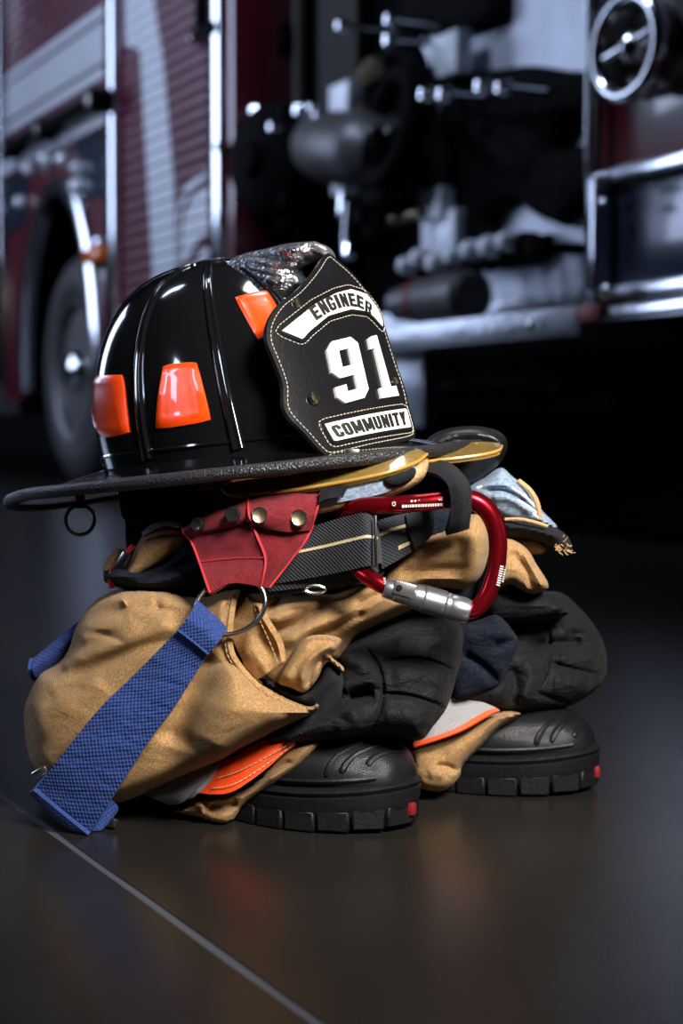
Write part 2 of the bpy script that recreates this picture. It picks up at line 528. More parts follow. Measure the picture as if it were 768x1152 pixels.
GA = P(0, 897, 620 / (897 - 474)); GB = P(345, 1152, 620 / (1152 - 474))
GA.z = GB.z = 0
gd = (GB - GA).normalized(); gn = Vector((-gd.y, gd.x, 0))
fl = simple('floor', *box((0, 6, -0.0512), (22, 26, 0.1)), m_joint)
ROOTM[fl.name] = Matrix()
def slab(pts):
    b = [Vector((x, y, -0.05)) for x, y in pts]; t = [Vector((x, y, 0.0)) for x, y in pts]
    V, F = prism(t, b)
    o = obj('concrete_slab', V, F, m_concrete, fl, smooth=False)
    return o
hw = 0.0036
A1 = GA - gd * 14; B1 = GB + gd * 4
rnd = random.Random(3)
def edge_line(side):
    out = []
    n = 240
    for i in range(n + 1):
        s = i / n
        # dense sampling near the camera
        L_ = (A1 - GA).length
        t = -L_ + (s * 1.0) * ((B1 - A1).length)
        j = rnd.uniform(-0.0006, 0.0006)
        q = GA + gd * t + gn * side * (hw + j)
        out.append((q.x, q.y))
    return out
e1 = edge_line(1); e2 = edge_line(-1)
far = 16
slab(e1 + [((B1 + gn * far).x, (B1 + gn * far).y), ((A1 + gn * far).x, (A1 + gn * far).y)])
slab(e2 + [((B1 - gn * far).x, (B1 - gn * far).y), ((A1 - gn * far).x, (A1 - gn * far).y)])
simple('wall_back', *box((0, 18.9, 3), (22, 0.2, 6.2)), m_wall)
simple('wall_right', *box((10.9, 6, 3), (0.2, 26, 6.2)), m_wall)
simple('wall_left', *box((-10.9, 6, 3), (0.2, 26, 6.2)), m_wall)
simple('wall_front', *box((0, -6.9, 3), (22, 0.2, 6.2)), m_wall)
simple('ceiling', *box((0, 6, 6.1), (22, 26, 0.2)), m_wall)
# ------------------------------------------------------------------ fire engine
m_maroon = mat('maroon_paint', (0.115, 0.006, 0.018), 0.28, var=(1.5, 0.5, (0.10, 0.005, 0.015)), coat=0.6)
m_maroon2 = mat('maroon_slat_paint', (0.105, 0.010, 0.030), 0.36, var=(1.5, 0.5, (0.09, 0.008, 0.026)))
m_greywhite = mat('white_graphic', (0.62, 0.65, 0.72), 0.34, var=(2, 0.5, (0.56, 0.59, 0.66)))
m_chrome = mat('chrome', (0.75, 0.77, 0.82), 0.14, 1.0, bump=('noise', 40, 0.04))
m_brushed = mat('brushed_steel', (0.60, 0.63, 0.71), 0.46, 0.4, bump=('noise', 35, 0.5), var=(6, 0.5, (0.42, 0.45, 0.53)))
m_tread = mat('tread_plate', (0.50, 0.52, 0.57), 0.32, 0.9, bump=('cells', 42, 0.9), var=(8, 0.5, (0.42, 0.44, 0.48)))
m_tyre = mat('tyre_rubber', (0.010, 0.010, 0.012), 0.6, bump=('noise', 60, 0.3), var=(8, 0.5, (0.014, 0.014, 0.017)))
m_well = mat('underbody_black', (0.006, 0.006, 0.006), 0.8, bump=('noise', 20, 0.3))
m_taupe = mat('pump_panel_grey', (0.060, 0.056, 0.054), 0.55, bump=('noise', 30, 0.2), var=(4, 0.5, (0.05, 0.047, 0.046)))
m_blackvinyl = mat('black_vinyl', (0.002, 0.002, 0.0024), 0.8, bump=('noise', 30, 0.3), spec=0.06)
m_brightplate = mat('bright_label_plate', (0.80, 0.84, 0.92), 0.4, 0.1, var=(8, 0.5, (0.7, 0.74, 0.82)))
m_castiron = mat('cast_pump_grey', (0.13, 0.125, 0.13), 0.45, 0.6, bump=('noise', 60, 0.3), var=(10, 0.5, (0.09, 0.088, 0.09)))
m_glassblue = mat('tinted_panel', (0.022, 0.032, 0.055), 0.2, 0.2, var=(7, 0.5, (0.03, 0.042, 0.07)), coat=0.4)
m_lampglass = mat('lamp_glass', (0.75, 0.79, 0.86), 0.15, 0.3, bump=('cells', 60, 0.5))
m_amberlamp = mat('amber_lamp', (0.75, 0.16, 0.01), 0.2, bump=('cells', 80, 0.4), coat=0.5)
m_greypaint = mat('grey_cab_paint', (0.11, 0.105, 0.115), 0.4, var=(2, 0.5, (0.095, 0.09, 0.10)))

VPX, VPY = -533, 474
ta = math.atan2(384 - VPX, F_PX)
T0 = P(70, 550, 620 / (550 - 474)); T0.z = 0
tx = Vector((math.sin(ta), -math.cos(ta), 0)); ty = Vector((math.cos(ta), math.sin(ta), 0))
TM = Matrix(((tx.x, ty.x, 0, T0.x), (tx.y, ty.y, 0, T0.y), (0, 0, 1, 0), (0, 0, 0, 1)))
TI = TM.inverted()
truck = thing('fire_engine', 'maroon and white fire engine parked behind the turnout gear', 'fire engine', TM)

def TL(px, py, n=0.0):
    """photo pixel -> (x, z) on the truck's side plane, n metres inside it"""
    q = TI @ hit(px, py, T0 + ty * n, ty)
    return q.x, q.z
def tp(pts, n=0.0): return [TL(px, py, n) for px, py in pts]
def plate(name, xz, n0, th, m, parent=truck, smooth=False, label=None, kind=None):
    a = [Vector((x, n0, z)) for x, z in xz]; b = [Vector((x, n0 + th, z)) for x, z in xz]
    V, F = prism(a, b)
    return obj(name, V, F, m, parent, local=True, smooth=smooth, label=label, kind=kind)
def tbox(name, x0, x1, z0, z1, n0, n1, m, parent=truck, b=0.004, label=None):
    V, F = rbox(((x0 + x1) / 2, (n0 + n1) / 2, (z0 + z1) / 2), (x1 - x0, n1 - n0, z1 - z0), min(b, 0.45 * min(x1 - x0, n1 - n0, z1 - z0)), None, 2)
    return obj(name, V, F, m, parent, local=True, label=label)

X = lambda px, py=250, n=0.0: TL(px, py, n)[0]
xa, xb, xc = X(5), X(131), X(252)
xd, xe = X(268), X(684)
XL, XR = -3.2, 6.4
ZT = 3.0
zstep = TL(560, 362)[1]
# core of the body so nothing can be seen through it
def core(x0, x1, z0, z1, n0, n1): return box(((x0 + x1) / 2, (n0 + n1) / 2, (z0 + z1) / 2), (x1 - x0, n1 - n0, z1 - z0))
V, F = merge(core(XL, XR, 0.62, ZT, 0.9, 2.4), core(XL, -1.0, 0.35, ZT, 0.06, 1.0), core(0.95, xd, 0.5, ZT, 0.06, 1.0), core(xe, XR, 0.62, ZT, 0.06, 1.0), core(-1.0, 0.95, 1.42, ZT, 0.06, 1.0))
obj('body_core', V, F, m_well, truck, local=True, smooth=False)
V, F = merge(core(XL, XR, 0.42, 0.62, 0.55, 1.0), core(XL, XR, 0.42, 0.62, 1.5, 1.95), core(1.2, 3.4, 0.35, 0.60, 0.75, 2.0))
obj('chassis', V, F, m_well, truck, local=True, smooth=False)

# wheel arch panel with its opening
zc_, ra = 0.55, abs(X(113, 378))
rz = TL(60, 214)[1] - zc_
arch = [(ra * math.cos(a), zc_ + rz * math.sin(a)) for a in np.linspace(0, PI, 40)]
zr = TL(60, 168)[1]
tri = [(xa, 0.42), (-ra, 0.42)] + arch[::-1] + [(ra, 0.42), (xb, 0.42), (xb, zr), (xa, zr)]
plate('wheel_arch_panel', tri, 0.0, 0.05, m_maroon, label='maroon panel round the rear wheel')
V, F = [], []
sec = [(0, -0.035), (0.045, -0.045), (0.085, -0.030), (0.09, 0.02), (0, 0.02)]
aa = np.linspace(-0.12, PI + 0.12, 60)
for a in aa:
    for r, n_ in sec: V.append(Vector(((ra - 0.04 + r) * math.cos(a), n_, zc_ + (rz - 0.04 + r) * math.sin(a))))
for i in range(len(aa) - 1):
    for j in range(len(sec)): F.append([i * 5 + j, i * 5 + (j + 1) % 5, (i + 1) * 5 + (j + 1) % 5, (i + 1) * 5 + j])
F.append([0, 1, 2, 3, 4]); F.append([(len(aa) - 1) * 5 + j for j in range(5)])
obj('wheel_arch_trim', V, F, m_chrome, truck, local=True, label='chrome wheel arch trim')
# wheel
R_ = 0.54
prof = [(0.30, 0.02), (0.34, -0.005), (0.40, -0.018), (0.46, -0.015), (0.50, 0.005), (0.53, 0.03), (R_, 0.06), (R_, 0.24), (0.52, 0.28), (0.45, 0.30), (0.30, 0.29)]
wh = obj('wheel', *lathe(prof, (0, 0.06, R_), (0, 1, 0), 64, True), m_tyre, truck, local=True, label='black rear tyre and wheel')
obj('rim', *lathe([(0.315, 0.03), (0.335, 0.0), (0.325, -0.012), (0.30, 0.0), (0.285, 0.05), (0.27, 0.10), (0.20, 0.13), (0.19, 0.12), (0.15, 0.12), (0.14, 0.10), (0, 0.10), (0, 0.2), (0.31, 0.2)], (0, 0.06, R_), (0, 1, 0), 48), m_castiron, wh, local=True, label='dull steel rim')
obj('hub', *lathe([(0.11, 0.10), (0.105, 0.02), (0.085, -0.02), (0.05, -0.035), (0, -0.038)], (0, 0.06, R_), (0, 1, 0), 28), m_chrome, wh, local=True)
for k in range(10):
    a = 2 * PI * k / 10
    obj('lug_nut', *lathe([(0.020, 0.12), (0.020, 0.075), (0.014, 0.06), (0, 0.058)], (0.155 * math.cos(a), 0.06, R_ + 0.155 * math.sin(a)), (0, 1, 0), 8), m_chrome, wh, local=True)
for k in range(8):
    a = 2 * PI * (k + 0.5) / 8
    obj('hand_hole', *lathe([(0.032, 0.105), (0.034, 0.10), (0.024, 0.118), (0, 0.122)], (0.238 * math.cos(a), 0.06, R_ + 0.238 * math.sin(a)), (0, 1, 0), 14), m_well, wh, local=True)
# second axle tyre behind
obj('tyre', *lathe(prof, (0, 0.42, R_), (0, 1, 0), 48, True), m_tyre, truck, local=True)
# far side tyre
obj('tyre', *lathe(prof, (0, 2.05, R_), (0, 1, 0), 48, True), m_tyre, truck, local=True)

# little hatches, lamps and marker above the arch
for q in ([(86, 152), (124, 144), (124, 214), (86, 228)], [(4, 205), (29, 198), (29, 250), (4, 268)]):
    o_ = plate('hatch', tp(q, -0.01), -0.012, 0.03, m_glassblue, label='blue grey hatch')
for px, py, r in ((39, 190, 0.036), (58, 180, 0.044), (76, 180, 0.03), (29, 228, 0.033), (93, 190, 0.03), (92, 210, 0.034)):
    x, z = TL(px, py)
    lo_ = obj('lamp', *lathe([(r, 0.0), (r, -0.03), (r * 0.85, -0.045), (r * 0.5, -0.055), (0, -0.058)], (x, 0, z), (0, 1, 0), 20), m_lampglass, truck, local=True)
    obj('lamp_bezel', *lathe([(r * 1.2, 0.0), (r * 1.2, -0.012), (r * 1.02, -0.018), (r * 1.0, 0)], (x, 0, z), (0, 1, 0), 20), m_chrome, lo_, local=True)
x, z = TL(112, 287); tbox('marker_lamp', x - 0.11, x + 0.11, z - 0.035, z + 0.03, -0.05, 0.0, m_amberlamp, b=0.012, label='amber side marker lamp')
x, z = TL(118, 273); obj('lamp', *lathe([(0.03, 0.0), (0.03, -0.03), (0.02, -0.045), (0, -0.05)], (x, 0, z), (0, 1, 0), 16), m_chrome, truck, local=True)

# trims (uprights)
def upright(px, wpx, z0, z1, m=m_chrome, proud=0.05, py=200):
    x0, x1 = X(px - wpx / 2, py), X(px + wpx / 2, py)
    return tbox('upright_trim', x0, x1, z0, z1, -proud, 0.03, m, b=0.008)
upright(5, 9, 0.5, ZT); upright(131, 9, 0.45, ZT, proud=0.035); upright(253, 13, 0.45, ZT, proud=0.045)
tbox('upright_panel', X(260), X(269), 0.45, ZT, -0.02, 0.2, m_maroon)
x, z = TL(262, 166); obj('trim_bolt', *lathe([(0.02, 0.0), (0.02, -0.05), (0.012, -0.065), (0, -0.068)], (x, 0, z), (0, 1, 0), 16), m_chrome, truck, local=True)
x, z = TL(231, 45); obj('door_catch', *lathe([(0.022, 0.0), (0.022, -0.05), (0.012, -0.06), (0, -0.062)], (x, 0, z), (0, 1, 0), 16), m_chrome, truck, local=True)
tbox('door_catch', x + 0.0, x + 0.22, z - 0.02, z + 0.02, -0.06, -0.045, m_blackvinyl)
tbox('door_catch', x + 0.02, x + 0.06, z + 0.02, z + 0.30, -0.05, 0, m_blackvinyl)

# horizontal white ledge and the grab rail over the arch
zl = TL(60, 166)[1]
tbox('ledge', xa + 0.03, xb - 0.03, zl - 0.035, zl + 0.035, -0.04, 0.05, m_greywhite, b=0.01)
zg = TL(62, 136, -0.10)[1]
rail_x0, rail_x1 = X(4, 165, -0.1), X(110, 100, -0.1)
gr = obj('grab_rail', *tube([Vector((rail_x0, -0.10, zg)), Vector((rail_x1, -0.10, zg))], 0.028, 12), m_blackvinyl, truck, local=True, label='black grab rail')
for x in (rail_x0 + 0.05, (rail_x0 + rail_x1) / 2 - .1, rail_x1 - 0.07):
    obj('rail_bracket', *tube([Vector((x, -0.115, zg)), Vector((x, 0.0, zg))], 0.05, 14), m_blackvinyl, gr, local=True)
    obj('bracket_cap', *lathe([(0.035, 0), (0.03, -0.012), (0, -0.016)], (x, -0.115, zg), (0, 1, 0), 14), m_darksteel, gr, local=True)

# roll-up doors made of slats with painted graphics
def clip(poly, zlo, zhi):
    def half(pl, f):
        out = []
        for i in range(len(pl)):
            a, b = pl[i], pl[(i + 1) % len(pl)]
            fa, fb_ = f(a), f(b)
            if fa >= 0: out.append(a)
            if fa * fb_ < 0:
                t = fa / (fa - fb_); out.append((a[0] + (b[0] - a[0]) * t, a[1] + (b[1] - a[1]) * t))
        return out
    pl = half(poly, lambda p_: p_[1] - zlo)
    return half(pl, lambda p_: zhi - p_[1]) if len(pl) > 2 else []
def roll_door(x0, x1, z0, z1, pitch, graphics, label):
    d = tbox('roll_up_door', x0, x1, z0, z1, 0.035, 0.06, m_well, b=0.002, label=label)
    n = int((z1 - z0) / pitch)
    V, F = [], []
    pr_ = [(0.02, 0.0008), (0.008, 0.0035), (0.0035, pitch * 0.28), (0.002, pitch * 0.5), (0.0035, pitch * 0.72), (0.008, pitch - 0.0035), (0.02, pitch - 0.0008)]
    for x in (x0, x1):
        for n_, z in pr_: V.append(Vector((x, n_, z)))
    k = len(pr_)
    for i in range(k - 1): F.append([i, i + 1, i + 1 + k, i + k])
    F.append(list(range(k))); F.append([i + k for i in range(k)]); F.append([0, k - 1, 2 * k - 1, k])
    first = None
    for i in range(n):
        if first is None:
            first = obj('slat', V, F, m_maroon2, d, local=True); o_ = first
        else:
            o_ = first.copy(); COL.objects.link(o_); o_.parent = d
        o_.location = (0, 0, z0 + i * pitch)
        for poly in graphics:
            c = clip(poly, z0 + i * pitch + 0.004, z0 + (i + 1) * pitch - 0.004)
            if len(c) > 2: GR.append(prism([Vector((x, 0.0008, z)) for x, z in c], [Vector((x, 0.012, z)) for x, z in c]))
    return d
GR = []
xw = [X(12), X(127)]
def hstripe(p1, p2):
    za = TL(*p1)[1]; zb = TL(*p2)[1]
    return [(xa + 0.05, zb), (xb - 0.05, zb), (xb - 0.05, za), (xa + 0.05, za)]
g1_ = [hstripe((65, 42), (65, 52)), hstripe((65, 58), (65, 100)), hstripe((65, 106), (65, 118))]
zd0 = TL(60, 132)[1]
d1 = roll_door(xa + 0.05, xb - 0.05, zd0, ZT, 0.05, g1_, 'roll-up door with maroon slats and white stripes over the wheel')
obj('stripes', *merge(*GR), m_greywhite, d1, local=True, smooth=False, label='white horizontal stripes')
GR = []
g2_ = [tp([(140, 50), (140, 0), (140, -60), (165, -60), (172, 0), (183, 70), (195, 211), (197, 300), (197, 430), (175, 430), (171, 300), (163, 160), (157, 56)]),
       tp([(204, 300), (205, 250), (214, 224), (246, 198), (246, 252), (222, 270), (210, 292)]), tp([(216, 300), (226, 284), (246, 268), (246, 420), (202, 420), (203, 330)]), tp([(210, 218), (246, 186), (246, 180), (208, 210), (199, 238), (199, 300), (201, 300), (202, 244)])]
d2 = roll_door(xb + 0.03, xc - 0.03, 0.5, ZT, 0.05, g2_, 'roll-up door with maroon slats and a sweeping white graphic')
obj('sweep_graphic', *merge(*GR), m_greywhite, d2, local=True, smooth=False, label='pale sweeping graphic')

# pump bay between the door and the cab
NB_ = 0.35
tbox('pump_bay_back', xd, xe, 0.62, ZT, NB_, NB_ + 0.04, m_blackvinyl)
plate('pump_side_panel', [(X(266, 200, 0.2), 0.62), (X(335, 200, 0.2), 0.62), (X(335, 200, 0.2), ZT), (X(266, 200, 0.2), ZT)], 0.2, 0.02, m_taupe, label='dim grey pump side panel')
plate('pump_side_panel', [(X(335, 200, 0.28), TL(400, 150, 0.28)[1]), (X(400, 200, 0.28), TL(400, 150, 0.28)[1]), (X(400, 200, 0.28), ZT), (X(335, 200, 0.28), ZT)], 0.28, 0.02, m_taupe)
def at_(px, py, n): 
    x, z = TL(px, py, n); return Vector((x, n, z))
# dim gauge
c = at_(312, 52, 0.19)
ga = obj('gauge', *lathe([(0.13, 0.01), (0.13, -0.04), (0.115, -0.045), (0.105, -0.02), (0, -0.02)], c, (0, 1, 0), 32), m_blackvinyl, truck, local=True)
obj('gauge_face', *lathe([(0.10, -0.021), (0, -0.024)], c, (0, 1, 0), 28), m_taupe, ga, local=True)
# big steamer cap with lugs
c = at_(316, 182, 0.1)
ax_ = (-0.25, 1, 0)
sc_ = obj('suction_cap', *lathe([(0.16, 0.2), (0.16, 0.02), (0.185, 0.0), (0.185, -0.08), (0.15, -0.11), (0.06, -0.12), (0.05, -0.15), (0, -0.152)], c, ax_, 32), m_blackvinyl, truck, local=True, label='large black suction cap')
for k in range(4):
    a = PI / 4 + k * PI / 2
    q = c + Vector((0.2 * math.cos(a), -0.04, 0.2 * math.sin(a)))
    obj('cap_lug', *rbox(q, (0.05, 0.05, 0.06), 0.012), m_blackvinyl, sc_, local=True)
for px, py, r in ((288, 125, 0.026), (281, 142, 0.022), (309, 143, 0.022), (338, 124, 0.026), (354, 121, 0.018), (360, 131, 0.018), (386, 29, 0.02), (441, 22, 0.022), (440, 45, 0.024), (480, 106, 0.022), (501, 106, 0.022), (544, 97, 0.022), (567, 99, 0.020)):
    n_ = 0.02
    q = at_(px, py, n_)
    kb = obj('valve_knob', *lathe([(r * 0.4, 0.28), (r * 0.4, 0.02), (r, 0.012), (r, -0.01), (r * 0.6, -0.022), (0, -0.024)], q, (0, 1, 0), 14), m_chrome, truck, local=True)
# suction elbow
pth_ = [at_(392, 120, 0.30), at_(392, 140, 0.12), at_(400, 160, 0.02), at_(410, 178, -0.02)]
el = obj('suction_elbow', *tube([Vector(q) for q in catmull([tuple(q) for q in (at_(360, 165, 0.33), at_(366, 165, 0.16), at_(378, 166, 0.06), at_(398, 168, 0.03), at_(425, 170, 0.05), at_(448, 172, 0.2), at_(452, 172, 0.33))], 6)], 0.115, 20), m_castiron, truck, local=True, label='grey cast suction elbow')
for k in range(5):
    q = at_(358 + k * 20, 146, -0.02)
    obj('flange_bolt', *lathe([(0.018, 0.03), (0.018, 0), (0.01, -0.01), (0, -0.011)], q, (0, 1, 0), 10), m_castiron, el, local=True)
# black preconnect hose coils
for r, n_, px, py in ((0.17, 0.06, 440, 140), (0.12, 0.03, 442, 142), (0.15, 0.14, 330, 190)):
    c = at_(px, py, n_)
    obj('hose_coil', *tube([c + Vector((math.cos(a) * r, math.sin(a) * 0.03, math.sin(a) * r * 1.25)) for a in np.linspace(0, 2 * PI, 48, endpoint=False)], 0.034, 12, True), m_blackvinyl, truck, local=True, label='black hose coil')
c = at_(414, 86, 0.05)
obj('hose_coupling', *tube([c, c + Vector((0.08, -0.02, 0.01))], 0.035, 14), m_brass, truck, local=True)
c = at_(408, 122, 0.05)
obj('hose_coupling', *tube([c, c + Vector((0.05, -0.02, -0.03))], 0.022, 14), m_brass, truck, local=True)
# small bright fittings
def fitting(px, py, wpx, hpx, n_, m=m_brightplate, nm='bright_fitting', b=0.012):
    x0, z1 = TL(px - wpx / 2, py - hpx / 2, n_); x1, z0 = TL(px + wpx / 2, py + hpx / 2, n_)
    z0, z1 = min(z0, z1), max(z0, z1)
    return tbox(nm, x0, x1, z0, z1, n_, n_ + 0.05, m, b=b)
fitting(380, 111, 22, 26, 0.02, nm='data_plate_or_glint', b=0.004); fitting(379, 209, 17, 16, 0.0); fitting(381, 232, 9, 32, 0.0, m_chrome, 'drain_valve')  # first bright plate stands in for a white reflection
q = at_(394, 229, 0.0); obj('drain_lever', *tube([q, q + Vector((0.0, -0.01, -0.10)), q + Vector((0.03, -0.02, -0.16))], [0.018, 0.016, 0.02], 10), m_chrome, truck, local=True)
q = at_(420, 242, 0.05); obj('outlet_ring', *tube([q + Vector((math.cos(a) * 0.05, 0, math.sin(a) * 0.06)) for a in np.linspace(0, 2 * PI, 30, endpoint=False)], 0.02, 10, True), m_blackvinyl, truck, local=True)
obj('drain_pipe', *tube([at_(430, 250, 0.1), at_(475, 238, 0.1)], 0.018, 10), m_brass, truck, local=True)

# bright steel operator panel with its dark reflections modelled as black sheets in front
NP_ = 0.22
pp = [(472, -20), (684, -60), (684, 345), (474, 352)]
plate('operator_panel', tp(pp, NP_), NP_, 0.03, m_brushed, label='bright brushed steel operator panel')
def dark_reflection(outline, name='dark_reflection_sheet', n_=NP_ - 0.015, t=0.05, label=None, fol=()):
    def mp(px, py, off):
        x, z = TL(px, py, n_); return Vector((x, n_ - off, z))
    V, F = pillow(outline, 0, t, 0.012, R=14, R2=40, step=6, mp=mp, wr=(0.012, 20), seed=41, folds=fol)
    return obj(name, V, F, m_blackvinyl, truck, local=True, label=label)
dark_reflection([(468, 92), (500, 84), (560, 78), (600, 74), (640, 80), (690, 84), (690, 135), (668, 132), (655, 145), (635, 160), (640, 167), (668, 160), (690, 168), (690, 205), (672, 224), (652, 248), (640, 256), (622, 250), (606, 243), (590, 228), (575, 234), (560, 246), (566, 262), (588, 268), (620, 262), (628, 278), (612, 296), (590, 300), (560, 303), (530, 300), (505, 305), (510, 262), (500, 232), (484, 215), (466, 210)], label='black sheet standing in for a dark reflection in the operator panel', fol=[([(500, 120), (560, 150), (620, 200)], 0.04, 14), ([(520, 110), (600, 130), (660, 120)], 0.03, 10)])
dark_reflection([(466, -30), (560, -30), (572, 14), (560, 30), (530, 40), (505, 45), (480, 38), (466, 44)], label='black sheet standing in for a dark reflection along the panel top')
# bright tags
fitting(482, 230, 24, 30, 0.10, nm='data_plate_or_glint', b=0.004); fitting(498, 262, 26, 44, 0.12, nm='data_plate_or_glint', b=0.004); fitting(498, 62, 30, 36, 0.12, nm='data_plate_or_glint', b=0.004)
q = at_(494, 120, 0.12); obj('pressure_gauge', *lathe([(0.05, 0.03), (0.05, -0.02), (0.044, -0.024), (0, -0.02)], q, (0, 1, 0), 20), m_castiron, truck, local=True)
# row of control handles
for i, (px, py) in enumerate(((465, 299), (480, 291), (498, 296), (518, 289), (538, 282), (558, 278), (578, 272))):
    q = at_(px, py, 0.03)
    r = 0.025 + 0.002 * (i % 3)
    kb = obj('control_handle', *lathe([(0.010, 0.2), (0.010, 0.03), (r * 0.7, 0.02), (r, 0.0), (r, -0.03), (r * 0.7, -0.045), (0, -0.05)], q, (0, 1, 0), 18), m_brightplate, truck, local=True)
    obj('handle_grip', *rbox(q + Vector((0.028, 0.02, -0.02)), (0.05, 0.05, 0.07), 0.02), m_blackvinyl, kb, local=True)
for px, py in ((598, 276), (612, 280)):
    q = at_(px, py, 0.05); obj('control_knob', *lathe([(0.012, 0.17), (0.012, 0.02), (0.034, 0.01), (0.034, -0.03), (0.02, -0.045), (0, -0.048)], q, (0, 1, 0), 18), m_blackvinyl, truck, local=True)
# nozzle lying on the step
nz0, nz1 = at_(448, 352, -0.02), at_(532, 338, -0.02)
nz0.z = nz1.z = zstep + 0.075
nz_ = thing('hose_nozzle', 'dark hose nozzle with a red band lying on the tread-plate step', 'nozzle', Matrix.Translation(TM @ nz0))
dn_ = TM @ nz1 - TM @ nz0
obj('barrel', *lathe([(0.030, 0), (0.046, 0.01), (0.05, 0.06), (0.042, 0.10), (0.058, 0.14), (0.062, dn_.length * 0.7), (0.066, dn_.length * 0.75), (0.066, dn_.length * 0.96), (0.05, dn_.length)], TM @ nz0, dn_, 24), m_castiron, nz_)
obj('red_band', *lathe([(0.053, 0.125), (0.0605, 0.13), (0.0605, 0.16), (0.055, 0.165)], TM @ nz0, dn_, 24), m_redrubber, nz_)
# tread plate step
x0s, x1s = X(400, 360), X(690, 345)
tbox('tread_step', x0s - 0.4, X(676, 350), zstep - 0.055, zstep + 0.012, -0.06, 0.9, m_tread, b=0.006, label='tread plate running step')
tbox('tread_kick_panel', xd, X(684, 340, 0.16), zstep + 0.012, TL(580, 334, 0.16)[1], 0.16, 0.2, m_tread, b=0.004)
x0_, x1_ = X(441, 420, 0.05), X(476, 420, 0.05)
tbox('tread_bracket', x0_ - 0.5, x1_, TL(460, 480, 0.05)[1], zstep - 0.055, 0.05, 0.09, m_tread, b=0.004)
x, z = TL(662, 352, -0.065); tbox('step_reflector', x - 0.05, x + 0.05, z - 0.018, z + 0.018, -0.072, -0.06, m_redrubber, b=0.004)
x, z = TL(596, 366, -0.062); obj('step_bolt', *lathe([(0.012, 0), (0.010, -0.006), (0, -0.008)], (x, -0.06, z), (0, 1, 0), 12), m_chrome, truck, local=True)
# support arm under the body
obj('step_strut', *tube([at_(596, 405, 0.35), at_(634, 436, 0.3)], 0.03, 10), m_castiron, truck, local=True)

# cab side beyond the pump bay
zb0 = TL(730, 320)[1]; zb1 = TL(730, 192)[1]
tbox('cab_side', xe, XR, zb1, ZT, 0.0, 0.06, m_maroon, b=0.01, label='maroon cab side')
plate('cab_band', [(xe, TL(684, 77)[1]), (XR, TL(684, 77)[1]), (XR, ZT), (xe, ZT)], -0.006, 0.01, m_greypaint)
plate('cab_stripe', [(xe, TL(684, 108)[1]), (XR, TL(684, 108)[1]), (XR, TL(684, 90)[1]), (xe, TL(684, 90)[1])], -0.007, 0.01, m_greywhite)
tbox('cab_upright', X(677, 260), X(681, 260), zstep, ZT, -0.05, 0.06, m_chrome, b=0.006); tbox('cab_upright', X(684, 260), X(690, 260), zstep, TL(686, 200)[1], -0.05, 0.06, m_chrome, b=0.006)
tbox('cab_upright', X(685, 140), X(688, 140), TL(686, 200)[1], ZT, -0.035, 0.06, m_chrome, b=0.006)
tbox('lower_panel', X(690), XR, zb0, zb1, 0.0, 0.05, m_glassblue, label='dark blue lower cab panel')
tbox('panel_rail', X(688), XR, zb1 - 0.012, zb1 + 0.02, -0.03, 0.03, m_chrome, b=0.006); tbox('panel_rail', X(688), XR, zb0 - 0.03, zb0 + 0.005, -0.03, 0.03, m_chrome, b=0.006)
tbox('cab_sill', X(690), XR, zstep + 0.0, zb0 - 0.03, 0.02, 0.5, m_castiron, b=0.004); tbox('cab_sill_rail', X(676), XR, zstep - 0.03, zstep + 0.005, -0.06, 0.3, m_chrome, b=0.008)
for px, py in ((676, 200), (680, 228), (685, 198), (684, 325)):
    q = at_(px, py, -0.055); obj('trim_bolt', *lathe([(0.010, 0.0), (0.010, -0.008), (0.006, -0.012), (0, -0.013)], q, (0, 1, 0), 10), m_chrome, truck, local=True)
# chrome side inlet with a crossbar
c = at_(733, 55, 0.0)
si = obj('side_inlet', *tube([c + Vector((math.cos(a) * 0.118, -0.06, math.sin(a) * 0.105)) for a in np.linspace(0, 2 * PI, 48, endpoint=False)], 0.018, 12, True), m_chrome, truck, local=True, label='chrome side inlet ring')
obj('inlet_cup', *lathe([(0.11, 0.0), (0.11, -0.055), (0.10, -0.06), (0.085, -0.02), (0, -0.015)], c, (0, 1, 0), 36), m_darksteel, si, local=True)
obj('inlet_bar', *tube([c + Vector((-0.09, -0.05, -0.01)), c + Vector((0.09, -0.05, 0.02))], 0.018, 10), m_chrome, si, local=True)
obj('inlet_hub', *lathe([(0.035, 0), (0.035, -0.06), (0.02, -0.075), (0, -0.078)], c, (0, 1, 0), 18), m_chrome, si, local=True)
# ------------------------------------------------------------------ fire helmet
H_YAW, H_PIT, H_ROL = math.radians(41.4), math.radians(5.2), math.radians(3.4)
hx = Vector((math.cos(H_YAW) * math.cos(H_PIT), -math.sin(H_YAW) * math.cos(H_PIT), math.sin(H_PIT)))
l0 = Vector((math.sin(H_YAW), math.cos(H_YAW), 0))
u0 = hx.cross(l0)
hl = l0 * math.cos(H_ROL) + u0 * math.sin(H_ROL)
hu = hx.cross(hl)
HM = Matrix(((hx.x, hl.x, hu.x, -0.0653), (hx.y, hl.y, hu.y, 1.4478), (hx.z, hl.z, hu.z, 0.2722), (0, 0, 0, 1)))
HI = HM.inverted()
helmet = thing('fire_helmet', 'black traditional fire helmet with leather front shield and orange reflective patches', 'helmet', HM)
D_AF, D_AR, D_B, D_H = 0.128, 0.150, 0.100, 0.166
B_AF, B_AR, B_B = 0.176, 0.254, 0.166

def brim_pt(ph):
    c, s = math.cos(ph), math.sin(ph)
    n = 2.15 if c > 0 else 2.0
    e = 2 / n
    return ((B_AF if c > 0 else B_AR) * math.copysign(abs(c) ** e, c), B_B * math.copysign(abs(s) ** e, s))

RIBS = [math.radians(q) for q in (20, 60, 99, 150)]

def droop(x): return -0.013 * max(0, (-x - 0.10) / 0.154) ** 1.6

